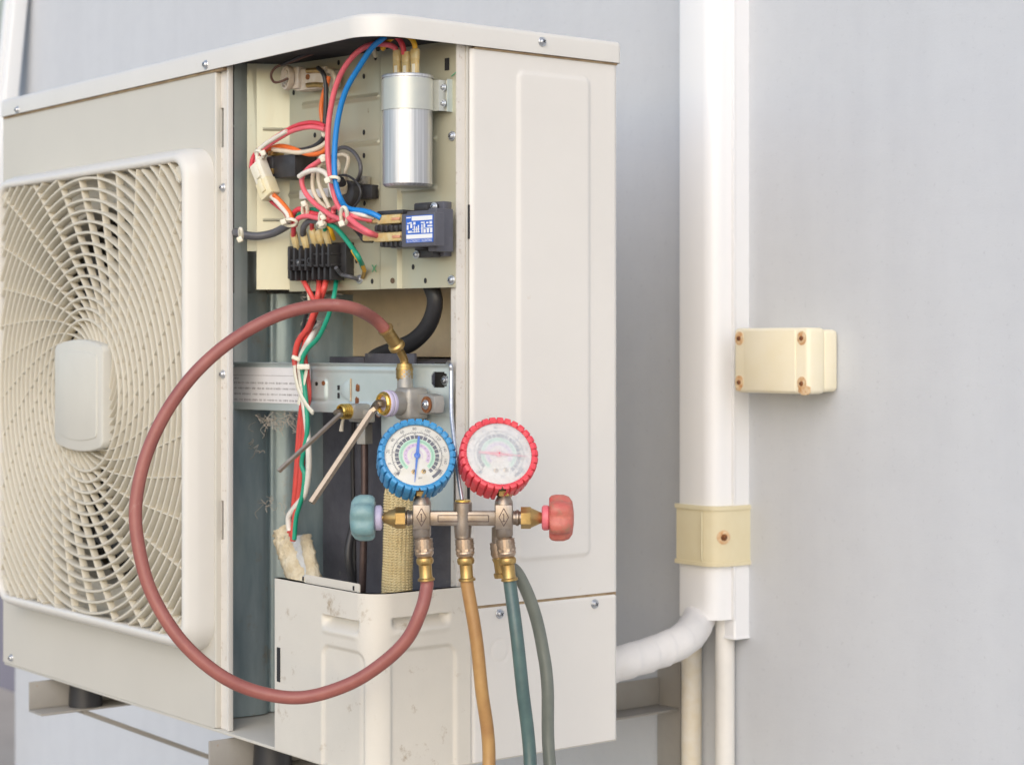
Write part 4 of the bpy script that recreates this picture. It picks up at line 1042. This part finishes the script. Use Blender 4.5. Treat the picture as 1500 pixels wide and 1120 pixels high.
wire('brown', [(480, 72, .02), (450, 82, .03), (420, 93, .036), (404, 99, .04), (397, 110, .042), (401, 120, .042), (410, 120, .04), (422, 115, .034)], .04, .0014)
wire('black', [(480, 70, .02), (452, 78, .03), (424, 90, .036), (412, 96, .038)], .03, .0016)
# second group: from the plug to the ties
wire('orange', [(400, 285, .046), (408, 292), (418, 303), (425, 313), (428, 325)], .042)
wire('white', [(397, 287, .046), (404, 294), (413, 304), (421, 314), (424, 326)], .044)
wire('red', [(393, 288, .044), (398, 295), (407, 302), (416, 309), (422, 318)], .036)
wire('grey', [(339, 338.5, .016), (347, 341, .011), (356, 343.5, .014), (368, 345.5, .020), (382, 345.5, .027), (400, 341.5, .036), (415, 334, .040), (424, 328, .040)], .03, .0045, fn=onY)
wire('red', [(430, 345, .028), (430, 333), (428, 322), (431, 311), (440, 306), (452, 311), (466, 314), (480, 315), (492, 321), (505, 326)], .036, .0028)
wire('pink', [(432, 331), (437, 320), (450, 316.5), (463, 319), (477, 321), (487, 314), (489, 306), (496, 303, .05), (508, 313, .052), (522, 318, .05), (545, 322.5, .040)], .040, .0028)
wire('pink', [(474, 232), (462, 240), (452, 247), (443, 258), (443, 272), (450, 286), (462, 299), (474, 308), (486, 316), (500, 322, .048), (518, 332), (536, 341), (550, 345, .038)], .046, .0028)
wire('red', [(478, 325, .034), (492, 322), (502, 318)], .044, .0026)
wire('grey', [(444, 344, .028), (444.5, 334), (450, 326), (460, 323.5), (476, 325), (486, 320), (490, 312), (488, 304)], .034, .0034)
wire('green', [(432, 323), (438, 315), (448, 309), (458, 307), (466, 309), (474, 316)], .032, .0026)
wire('green', [(473, 322), (480, 327), (491, 333), (504, 347), (516, 363), (526, 378), (533, 394, .010)], .036, .0028)
wire('yellow', [(516, 366, .0375), (524, 379, .034), (530, 387, .024), (534, 396, .0115)], .03, .0023)
wire('yellow', [(478, 328, .036), (483, 333, .034), (486, 341, .030), (489, 350, .022)], .03, .0024)
wire('red', [(457, 326, .034), (457, 334, .028), (459, 342, .026)], .03, .0026)
wire('green', [(474, 330, .034), (476, 337, .029)], .03, .0024)
wire('white', [(438, 259), (446, 253.5), (456, 250), (467, 249.5), (477, 254), (482, 264), (485, 276), (490, 290), (498, 303)], .054, .0028)
wire('cream', [(466, 239), (460, 248), (458, 262), (459, 278), (467, 294), (480, 307)], .040, .0024)
wire('cream', [(476, 235), (468, 244), (466, 258), (469, 274), (476, 290), (483, 305)], .042, .0024)
wire('cream', [(493, 228), (503, 226.5), (510, 231), (509, 242), (506, 252), (508, 264, .014)], .022, .0022)
wire('cream', [(492, 233), (496, 240), (496.5, 250), (495, 262, .016)], .026, .0022)
wire('grey', [(485, 244), (487, 230), (495, 218.5), (507, 216.5), (519, 224), (527, 238), (528, 252), (523, 266, .014)], .024, .0022)
wire('black', [(493, 259), (503, 256.5), (514, 260), (524, 269), (528.5, 281), (526, 293), (518, 303), (510, 306)], .036, .0013)
wire('black', [(520, 336, .02), (528, 345), (533, 352), (545, 353, .03)], .024, .0022)
wire('white', [(500, 303), (515, 311), (530, 315), (548, 319, .04)], .050, .0022)
wire('grey', [(492, 392, .024), (500, 402), (512, 405), (524, 409, .006)], .014, .0022)
# bundle going down in front of the bracket
YBb = YB
def bw(c, pts, r=.0029, off=.030): return wire(c, [(q[0], q[1], -.008) if i_ == 0 else q for i_, q in enumerate(pts)], off-.012, r, fn=onB)
bw('bundle', [(479, 403, .020), (476, 418), (469, 440), (459, 466), (450, 492), (446, 520), (449, 545), (452, 582), (444, 615), (439, 660), (434, 710), (430, 745), (427, 785)], .0033, .028)
bw('bundle', [(468, 404, .020), (467, 425), (462, 450), (452, 478), (437, 500), (432, 525), (435, 545), (442, 575), (447, 615), (443, 670), (438, 725), (431, 765), (429, 792)], .0033, .033)
bw('bundle', [(440, 403, .018), (447, 416), (456, 432), (463, 448), (455, 475), (446, 505), (441, 540), (443, 580), (438, 630), (434, 690), (430, 740), (424, 780)], .0029, .026)
bw('green', [(493, 406, .018), (490, 430), (482, 460), (467, 493), (450, 512), (442, 530), (445, 557), (449, 595), (450, 632), (442, 677), (446, 695), (443, 725), (434, 757), (431, 790)], .0026, .036)
bw('white', [(467, 477, .022), (456, 494), (446, 512), (440, 530), (441, 560), (448, 610), (452, 655), (452, 692), (446, 724), (432, 743), (423, 757), (424, 777)], .0034, .034)
bw('black', [(449, 460, .022), (443, 485), (445, 500), (452, 485), (462, 470)], .0022, .024)
bw('cream', [(452, 403, .018), (452, 425), (454, 445), (458, 460)], .0020, .024)
# --- cable ties
def tie(px, py, rx_, rz_, off, base=None, flat=(1, .45), r=.0019, rot=0, head=(1, .2)):
    base = YP if base is None else base
    c = onP(px, py, YP-off); P = []
    for i in range(25):
        a = 2*PI*i/24; x, z = mm(rx_, c)*math.cos(a), mm(rz_, c)*math.sin(a); x, z = x*math.cos(rot)-z*math.sin(rot), x*math.sin(rot)+z*math.cos(rot)
        P.append(c+RV*x+Vector((0, 0, z))-FV*(.005*math.cos(a*1-1)))
    b = B(); tube(b, P, r, 6, caps=False)
    h = c+RV*mm(rx_*head[0], c)+Vector((0, 0, mm(rz_*head[1], c)))-FV*.004
    box(b, (-.0036, -.003, -.0030), (.0036, .003, .0030), frame(h, RV+Vector((0, 0, .4)), FV), .0008)
    obj('cable_tie', b, m_nylon, ac, ang=60)
tie(425, 326, 10, 4.5, .046, head=(-.9, .1)); tie(380, 226, 7, 4, .048, rot=-.7, head=(.9, .2)); tie(489, 263, 8, 3.2, .062, head=(-1.1, -.6))
tie(504, 316, 5, 12, .058, r=.0021, head=(-.6, -1)); tie(471, 329, 6, 3.5, .042, head=(0, .2)); tie(471, 321, 3.2, 10, .042); tie(353, 342, 2.2, 7, .064, head=(-.2, -1.3)); tie(447, 308, 4, 10, .040, r=.0023, head=(-.2, .9))
tie(474, 234, 6, 5, .044, head=(0, 0)); tie(476, 197, 4, 3, .034, head=(0, 0))
def strap_(pts, off):
    P = smooth([onB(a, c, off-.012) for a, c in pts], 8); b = B(); tube(b, P, .0030, 8, flat=(1, .35) ); return b
b = strap_([(431, 535), (432, 548), (437, 570), (447, 590), (456, 602), (459, 604)], .0385); obj('cable_tie', b, m_nylon, ac, ang=60)
b = strap_([(449, 541), (446, 556), (441, 575), (437, 592)], .037); obj('cable_tie', b, m_nylon, ac, ang=60)
b = B(); c = onB(446, 537, .028); box(b, (-.008, -.003, -.005), (.006, .003, .005), frame(c, FV, RV), .0012); box(b, (-.018, -.0025, -.003), (-.008, .002, .0055), frame(c+Vector((-.004, .006, .004)), FV, RV+Vector((0, 0, -.4))), .0012); obj('cable_tie_head', b, m_nylon, ac)

rnd = random.Random(3); b = B()
def thread(px, py, n, spread, off):
    for _ in range(n):
        a = onB(px+rnd.uniform(-spread, spread), py+rnd.uniform(-5, 8), off+rnd.uniform(-.004, .004)); P = [a]
        for k in range(4): P.append(P[-1]+BT*rnd.uniform(-.009, .009)+Vector((0, 0, rnd.uniform(-.007, .004)))+BN*rnd.uniform(-.002, .002))
        tube(b, smooth(P, 3), rnd.uniform(.00018, .0004), 4)
thread(400, 612, 34, 30, -.006); thread(420, 606, 14, 20, .002); thread(368, 655, 10, 8, -.016); thread(395, 730, 8, 22, -.014); thread(455, 470, 16, 14, -.004); thread(610, 596, 6, 12, .004); thread(470, 428, 16, 22, -.012)
cw_ = obj('cobweb', b, mat('dust_thread', (.46, .42, .36), .9), ac, ang=80); cw_['kind'] = 'stuff'
# wall brackets carrying the unit
for i, X in enumerate((-.74, -.27)):
    t = thing('wall_bracket', ('steel wall bracket under the fan end of the air conditioner', 'steel wall bracket under the service end of the air conditioner')[i], 'bracket', (X, YW, UB-.04), 'wall brackets under the air conditioner')
    b = B(); box(b, (X-.02, -.02, UB-.0425), (X+.02, YW-.006, UB-.0395), None, .001); box(b, (X-.02, -.02, UB-.0395), (X-.017, YW-.006, UB-.004), None, .001); obj('arm', b, m_arm, t)
    b = B(); box(b, (X-.022, YW-.0055, UB-.33), (X+.022, YW, UB+.02), None, .001); obj('upright', b, m_arm, t)
    b = B(); Ms = frame((X, .04, UB-.044), Vector((0, YW-.05, -.27)), (1, 0, 0)); box(b, (-.015, -.003, 0), (.015, .003, math.hypot(YW-.05, .27)), Ms, .001); obj('brace', b, m_arm, t)
    for Y in (.05, .27):
        b = B(); lathe(b, [(.022, UB-.039), (.020, UB-.0005)], 18, Matrix.Translation((X, Y, 0))); obj('rubber_foot', b, m_rub, t)

# ================================================================== GAUGE MANIFOLD (local frame: u right, v up, w to the viewer)
DM = 1.862
O = at(678, 758, DM); S = DM/FPX
WV = -FV; UZ = Vector((0, 0, 1))
def L(u, v, w_=0): return O+RV*(u*S)+UZ*(v*S)+WV*(w_*S)
gm = thing('gauge_manifold', 'brass gauge manifold with one blue and one red pressure gauge hanging at the open unit', 'gauge manifold', L(0, -12))
MU = lambda u, v, w_=0: frame(L(u, v, w_), RV, UZ)           # axis along u
MV = lambda u, v, w_=0: frame(L(u, v, w_), UZ, RV)           # axis along v
ML = Matrix((RV, WV, UZ)).transposed().to_4x4(); ML.translation = O   # local (u,w,v) in metres
def lbox(b, u0, u1, v0, v1, w0, w1_, bev=1.5, mi=0): box(b, (u0*S, w0*S, v0*S), (u1*S, w1_*S, v1*S), ML, bev*S, 2, mi)
b = B()
lbox(b, -50, 52, -11, 10, -11, 11, 2.5)
lathe(b, [(12*S, -26*S), (12.5*S, -22*S), (13.5*S, -8*S), (13.5*S, 22*S), (11*S, 24*S)], 26, MV(0, 0))
for u in (-60, 60):
    lbox(b, u-12.5, u+12.5, -16, 20, -13, 14, 1.5)
    lathe(b, [(9*S, -36*S), (9.5*S, -31*S), (11.5*S, -29*S), (13.5*S, -25*S), (13.5*S, 20*S), (13*S, 24*S), (10*S, 30*S), (9*S, 34*S)], 26, MV(u, 0))
lathe(b, [(9*S, -36*S), (10*S, -31*S), (12*S, -29*S), (12*S, -12*S)], 24, MV(0, 0))
for u0, u1, s in ((-73, -95, -1), (73, 87, 1)):
    lathe(b, [(12*S, 0), (12.5*S, 4*S), (10.5*S, 6*S), (10.5*S, 9*S), (12*S, 11*S), (12*S, 13*S), (10*S, 15*S), (10*S, 22*S)], 24, frame(L(s*68, 0), RV*s))
body = obj('manifold_body', b, m_nickel, gm)
b = B(); w1 = 11.3
for (u0, v0, u1, v1) in ((-36, 4.5, 38, 4.5), (-36, -4.5, 38, -4.5), (-36, -4.5, -36, 4.5), (38, -4.5, 38, 4.5)):
    tube(b, [L(u0, v0, w1), L((u0+u1)/2, (v0+v1)/2, w1), L(u1, v1, w1)], .6*S, 6)
obj('bar_border', b, m_copper, body)
for u in (-60, 60):
    b = B()
    for k in range(4):
        D = [(0, 14), (7, 1), (0, -12), (-7, 1)]; a, c = D[k], D[(k+1) % 4]
        tube(b, [L(u+a[0], 1+a[1], 14.2), L(u+(a[0]+c[0])/2, 1+(a[1]+c[1])/2, 14.2), L(u+c[0], 1+c[1], 14.2)], .55*S, 6)
    for (a, c) in (((0, 6), (0, -5)), ((-2, 4.5), (0, 6)), ((-2, -5), (2, -5))):
        tube(b, [L(u+a[0], 1+a[1], 14.2), L(u+(a[0]+c[0])/2, 1+(a[1]+c[1])/2, 14.2), L(u+c[0], 1+c[1], 14.2)], .55*S, 6)
    obj('diamond_mark', b, m_copper, body)
b = B(); lathe(b, [(10.5*S, 22*S), (11.5*S, 23*S), (11.5*S, 26*S), (8*S, 27*S), (3*S, 27*S)], 20, MV(0, 0)); obj('port_cap', b, m_gold, body)
# knobs
def knob(u0, s, mk_, mh_, lab):
    """axis along u; s = outward direction"""
    Mk = frame(L(u0, 0), RV*s)
    bn = B(); n_ = 6
    prism(bn, hexprof(16*S), 0, 15*S, frame(L(s*85 if s > 0 else -84, 0), RV*s), 1*S)
    lathe(bn, [(15*S, 14*S), (8*S, 30*S), (7*S, 32*S)], 18, frame(L(s*85 if s > 0 else -84, 0), RV*s))
    obj('valve_bonnet', bn, m_brass, gm)
    bs_ = B(); lathe(bs_, [(4.6*S, -20*S), (4.6*S, 4*S)], 14, Mk); obj('valve_stem', bs_, m_brass if s < 0 else m_valve, gm)
    bk = B(); nn_ = 60
    prof = [(12*S, 3*S), (29*S, 3*S), (32.5*S, 6*S), (34*S, 12*S), (34*S, 24*S), (31*S, 32*S), (24*S, 37*S), (10*S, 39*S), (1*S, 39*S)]
    def rf(i, j, r):
        if r < 20*S: return 0
        return -5.5*S*(.5+.5*math.cos(6*2*PI*i/nn_+.5))**1.6*(r/(34*S))
    lathe(bk, prof, nn_, Mk, rf=rf)
    k_ = obj('valve_knob', bk, mk_, gm, ang=45); k_['label'] = lab
    bh = B(); lathe(bh, [(15*S, -8*S), (17*S, -7*S), (18.5*S, -5*S), (18.5*S, 1*S), (16*S, 3.5*S)], 26, Mk); obj('knob_collar', bh, mh_, k_)
    return k_
knob(-126, -1, m_kn_g, m_kn_h, 'worn green valve knob')
knob(123.5, 1, m_kn_r, m_kn_p, 'chipped red valve knob')
# hanging hook rod
hk = [L(-1, 26), at(672, 700, 1.872), at(666, 650, 1.89), at(661.5, 608, 1.905), at(661, 570, 1.915), at(661, 545, 1.918), at(660, 533, 1.922), onY(657, 531, YB-.012), onY(655, 536, YB+.004), onY(655, 546, YB+.008)]
b = B(); tube(b, smooth(hk, 10), .0021, 10); obj('hook_rod', b, m_screw, gm, ang=70)
# gauges
def gauge(cu, cv, mboot, mglass, mneedle, na, lab, hazy):
    nrm = (WV*math.cos(R(25))*math.cos(R(10))+RV*math.cos(R(25))*math.sin(R(10))+UZ*math.sin(R(25))).normalized()
    c = L(cu, cv, 14)
    up = (UZ-nrm*UZ.dot(nrm)).normalized(); right = up.cross(nrm).normalized()
    G = Matrix((right, up, nrm)).transposed().to_4x4(); G.translation = c
    Ro, Ri = 57.5*S, 48*S
    b = B(); lathe(b, [(1*S, -44*S), (44*S, -43*S), (48*S, -34*S), (50*S, -6*S), (50*S, -3*S), (47.6*S, -3*S), (47.6*S, -5*S)], 40, G, caps=False)
    g_ = obj('gauge', b, m_valve, gm); g_['label'] = lab
    NT = 30; sub = 12
    def rf(i, j, r):
        if r < Ri*1.06: return 0
        ph = (i % sub)
        return (-3.4*S if ph in (0, 1) else (-.1*S if ph in (2, 11) else 0.6*S))*(1 if j in (2, 3, 4, 5) else .7)
    b = B(); nn_ = NT*sub
    prof = [(Ri*.995, -5*S), (Ri, 0), (52*S, 2.6*S), (55.5*S, 1.8*S), (57.4*S, -2*S), (57.4*S, -12*S), (56*S, -13.5*S), (55.5*S, -43*S), (50*S, -46*S), (44*S, -46*S)]
    t_ = bmesh.new(); rings = []
    for j, (r, z) in enumerate(prof):
        rings.append([t_.verts.new(((r+rf(i, j, r))*math.cos(2*PI*i/nn_-PI/2), (r+rf(i, j, r))*math.sin(2*PI*i/nn_-PI/2), z)) for i in range(nn_)])
    for j, (a, d) in enumerate(zip(rings, rings[1:])):
        for i in range(nn_):
            if (i < 6 or i >= nn_-5) and j >= 3: continue
            t_.faces.new((a[i], a[(i+1) % nn_], d[(i+1) % nn_], d[i]))
    bmesh.ops.delete(t_, geom=[v for v in t_.verts if not v.link_faces], context='VERTS')
    merge(b, t_, G); obj('rubber_boot', b, mboot, g_, ang=32)
    zd = -4.5*S
    b = B(); lathe(b, [(47.8*S, zd-.6*S), (47.8*S, zd)], 56, G); obj('dial', b, m_dial, g_)
    def arc(b, r0, r1, a0, a1, z, n_=40):
        n_ = max(2, int(n_*abs(a1-a0)/300)); t2 = bmesh.new(); P_ = []
        for i in range(n_+1):
            a = R(a0+(a1-a0)*i/n_); P_.append((t2.verts.new((r0*math.cos(a), r0*math.sin(a), z)), t2.verts.new((r1*math.cos(a), r1*math.sin(a), z))))
        for p_, q_ in zip(P_, P_[1:]): t2.faces.new((p_[0], q_[0], q_[1], p_[1]))
        merge(b, t2, G)
    z1_ = zd+.35*S
    rot = -8
    b = B()
    for k in range(22):
        a0 = -48+rot+ k*276/22; arc(b, 27*S, 32.5*S, a0+.9, a0+276/22-.9 if k % 4 else a0+276/22-2.2, z1_)
    for a0, a1 in ((-58, -33), (-140, -134)): arc(b, 37.5*S, 42*S, a0, a1, z1_)
    obj('dial_band', b, m_pgrey, g_)
    b = B(); arc(b, 21*S, 26.5*S, -50, 232, z1_); obj('dial_band', b, m_pgreen, g_)
    b = B(); arc(b, 14.5*S, 19.5*S, -35, 225, z1_); arc(b, 8.0*S, 9*S, -30, 215, z1_); obj('dial_band', b, m_ppurp, g_)
    b = B(); arc(b, 36.2*S, 36.9*S, -40, 225, z1_)
    for k in range(67):
        a = -42+k*4; ln = 3.4 if k % 5 == 0 else 1.8
        arc(b, 36.5*S, (36.5+ln)*S, a-.35, a+.35, z1_)
        arc(b, 22.5*S, 24.2*S, a-.5, a+.5, z1_+.2*S)
    vals = ['-30', '0', '20', '40', '60', '80', '100', '120', '140', '160', '180']
    for k, s_ in enumerate(vals):
        a = R(222-k*26); text(b, s_, 6.2*S, G @ Matrix.Translation((42.5*S*math.cos(a), 42.5*S*math.sin(a), z1_)) @ Matrix.Rotation(a-PI/2, 4, 'Z'))
        text(b, s_, 3.6*S, G @ Matrix.Translation((34.3*S*math.cos(a), 34.3*S*math.sin(a), z1_)) @ Matrix.Rotation(a-PI/2, 4, 'Z'))
    for k in range(12):
        a = R(218-k*22); text(b, str(k*10-20), 2.6*S, G @ Matrix.Translation((17*S*math.cos(a), 17*S*math.sin(a), z1_+.2*S)) @ Matrix.Rotation(a-PI/2, 4, 'Z'))
    text(b, 'psi', 5*S, G @ Matrix.Translation((3*S, -34*S, z1_)))
    obj('dial_print', b, m_ink, g_)
    # needle
    a = R(na); Gn = G @ Matrix.Translation((0, 0, zd+2.2*S)) @ Matrix.Rotation(a, 4, 'Z')
    b = B(); prism(b, [(-29*S, 1.6*S), (-31*S, 0), (-29*S, -1.6*S), (-6*S, -2.4*S), (6*S, -1.8*S), (42*S, -.35*S), (42*S, .35*S), (6*S, 1.8*S), (-6*S, 2.4*S)][::-1], 0, .8*S, Gn)
    lathe(b, [(4.6*S, -.6*S), (4.6*S, 1.3*S), (2.6*S, 2.2*S)], 18, Gn); obj('needle', b, mneedle, g_)
    for (x, y) in ((8.5, -24.5), (-6, -25.0)):
        Gs = G @ Matrix.Translation((x*S, y*S, zd))
        b = B(); lathe(b, [(3.6*S, 0), (3.6*S, .9*S), (2.6*S, 1.3*S)], 16, Gs); box(b, (-3.2*S, -.6*S, .9*S), (3.2*S, .6*S, 1.5*S), Gs@Matrix.Rotation(.9, 4, 'Z'), mi=1)
        obj('dial_screw', b, [m_brass, m_dark], g_)
    b = B(); lathe(b, [(47.9*S, -1.2*S), (40*S, .1*S), (25*S, .9*S), (1*S, 1.2*S)], 48, G, caps=False); obj('lens', b, mglass, g_, ang=80)
    # stem: hex neck between block and gauge
    b = B(); bt = L(-60 if cu < 0 else 60, 26); lathe(b, [(8*S, 0), (8*S, 6*S), (14*S, 7*S), (14.5*S, 14*S), (12*S, 16*S)], 6, frame(bt, UZ, RV))
    tube(b, [bt+UZ*(14*S), L(cu+4, cv-54, -2), L(cu+2, cv-40, -6)], 7*S, 14); obj('gauge_neck', b, m_brass, g_)
gauge(-66, 93, m_boot_b, m_glass, m_nblue, 262, 'blue rubber cased gauge with clear lens', 0)
gauge(53.5, 95, m_boot_r, m_glass_r, m_nred, -6, 'red rubber cased gauge with scratched cloudy lens', 1)

# ------------------------------------------------------------------ hoses
def knurl(b, M_, r, h, n_=20, rows=5):
    lathe(b, [(r*.8, -1.5*S), (r*1.0, 0)] + [(r, h*j/rows) for j in range(rows+1)] + [(r*.98, h+1*S), (r*.72, h+4*S)], n_, M_, rf=lambda i, j, rr: (1.2*S if (i+j) % 2 else -1.4*S) if 2 <= j <= rows+1 else 0)
def fitting(parent, c, axis, rnut):
    """knurled nut then brass ferrule, going along axis"""
    b = B(); Mf = frame(c, axis); knurl(b, Mf, rnut, 18*S); lathe(b, [(rnut*1.03, 18.5*S), (rnut*1.06, 21*S), (rnut*.92, 25*S), (rnut*.62, 29*S)], 26, Mf); obj('knurled_nut', b, m_knurl, parent, ang=12)
    b = B(); lathe(b, [(9*S, 26*S), (12*S, 28*S), (13*S, 32*S), (12*S, 36*S), (9.6*S, 38*S), (9.4*S, 54*S), (10.5*S, 57*S), (12.5*S, 58*S), (12.5*S, 61*S), (9*S, 62*S)], 26, Mf); obj('ferrule', b, m_brass, parent, ang=30)
    return c+Vector(axis).normalized()*(56*S)
GH = 'hoses on the gauge manifold'
rh = 9.8*S
def hose(name_label, m, u, axis, pts, w0=0, end=None):
    c = L(u, -31, w0); t = thing('charging_hose', name_label, 'hose', c, GH)
    e = fitting(t, c, axis, 13.2*S)
    a = Vector(axis).normalized()
    P = [e, e+a*(14*S)] + pts
    b = B(); tube(b, smooth(P, 12), rh, 18); obj('hose_tube', b, m, t, ang=70); return t
def droop(p, dx, dy): return [Vector((p.x+dx*.12, p.y+dy*.12, .45)), Vector((p.x+dx*.3, p.y+dy*.3, .15)), Vector((p.x+dx*.7, p.y+dy*.7, .012)), Vector((p.x+dx*1.6, p.y+dy*1.5, .010))]
dn = lambda x, w_=0: (RV*x - UZ + WV*w_)
# red hose: manifold left port -> loop in front of the grille -> elbow on the service valve
pe = onY(592, 556, YV+.0)
redp = [at(617, 893, 1.853), at(596, 936, 1.853), at(556, 974, 1.856), at(505, 1004, 1.86), at(440, 1021, 1.865), at(375, 1012, 1.865), at(318, 985, 1.86), at(263, 935, 1.86), at(222, 868, 1.865), at(203, 800, 1.87), at(199, 738, 1.875), at(213, 670, 1.88), at(242, 606, 1.885), at(284, 548, 1.89), at(338, 500, 1.90), at(402, 464, 1.91), at(462, 448, 1.92), at(512, 450, 1.93)]
t = hose('dusty red hose looping from the blue gauge side round to the brass valve elbow', m_hose_r, -58, dn(.075, .02), redp+[at(548, 467, dep(pe)-.035), at(571, 491, dep(pe)-.02)])
a0 = at(564, 481, dep(pe)-.026); a1 = at(584, 511, dep(pe)-.008); axf = (a1-a0).normalized()
b = B(); ln = (a1-a0).length; lathe(b, [(10*S, 0), (12.6*S, .5*S), (12.8*S, 3*S), (10.6*S, 5*S), (10.2*S, ln*.72), (13*S, ln*.78), (13.4*S, ln*.90), (9*S, ln), (6.5*S, ln)], 26, frame(a0, axf)); obj('ferrule', b, m_brass, t, ang=30)
b = B(); tube(b, smooth([a1-axf*.003, at(588.5, 519, dep(pe)-.003), at(592, 528, dep(pe)), at(592.5, 538, dep(pe))], 8), 6.6*S, 16); obj('elbow', b, m_brass, t, ang=60)
b = B(); q = at(592.5, 555, dep(pe)); knurl(b, frame(q-UZ*(-1*S), UZ), 13*S, 17*S); lathe(b, [(12.5*S, 17*S), (11.8*S, 24*S), (8*S, 25*S)], 24, frame(q, UZ)); lathe(b, [(11*S, -4*S), (12*S, 0)], 24, frame(q, UZ)); obj('knurled_nut', b, m_brass, t, ang=25)
hose('amber brown hose hanging from the middle port of the manifold', m_hose_a, 2, dn(.07, .02), [at(697, 930, 1.858), at(705, 1005, 1.856), at(716, 1125, 1.854)]+droop(at(716, 1125, 1.854), .1, -.25))
hose('dark green glossy hose hanging from the right port under the red gauge', m_hose_g, 62, dn(.11, .02), [at(757, 930, 1.852), at(765, 1005, 1.850), at(777, 1125, 1.848)]+droop(at(777, 1125, 1.848), .25, -.2))
cb_ = L(52, -38, -18)
t = thing('charging_hose', 'grey green hose curving down behind the dark green hose', 'hose', cb_, GH)
b = B(); Mf = frame(cb_, dn(.10, 0)); knurl(b, Mf, 12*S, 20*S); obj('knurled_nut', b, m_knurl, t, ang=25)
b = B(); lathe(b, [(9*S, 20*S), (12*S, 24*S), (10*S, 30*S), (9.5*S, 44*S), (12*S, 46*S), (11*S, 52*S)], 24, Mf); obj('ferrule', b, m_brass, t)
e = cb_+dn(.10, 0).normalized()*(42*S)
b = B(); tube(b, smooth([e, at(752, 833, 1.882), at(768, 858, 1.885), at(784, 900, 1.888), at(795, 950, 1.888), at(802, 1005, 1.885), at(806, 1125, 1.88)]+droop(at(806, 1125, 1.88), .4, -.1), 12), 9.4*S, 18); obj('hose_tube', b, m_hose_y, t, ang=70)
b = B(); lathe(b, [(9*S, -4*S), (10*S, 0), (10*S, 20*S), (7*S, 22*S)], 20, frame(L(52, -36, -16), UZ)); obj('rear_port', b, m_nickel, gm)

# ------------------------------------------------------------------ hex keys
def hexkey(label, pts, r):
    P = pts; b = B(); tube(b, smooth(P, 10), r, 6)
    return tag(obj('hex_key', b, m_steel, loc=P[0], ang=25), label, 'hex key', 'hex keys left in the service valves')
vb1 = vc+Vector((-.0005, -.024, 0)); 
hexkey('longer thick hex key angled down from the large brass valve stub', [vb1+AXV*.002, vb1+AXV*.014, vb1+AXV*.018+Vector((-.001, 0, -.0012)), at(546, 600, dep(vb1)-.030), at(541, 608, dep(vb1)-.032), at(500, 670, dep(vb1)-.045), at(456, 736, dep(vb1)-.06)], .0040)
vb2 = vs2+Vector((0, -.006, 0))
hexkey('shorter thin hex key in the small brass valve stub', [vb2+AXV*.001, vb2+AXV*.011, vb2+AXV*.016+Vector((-.001, 0, -.001)), at(499, 607, dep(vb2)-.024), at(494, 611, dep(vb2)-.026), at(455, 647, dep(vb2)-.038), at(408, 690, dep(vb2)-.05)], .0028)
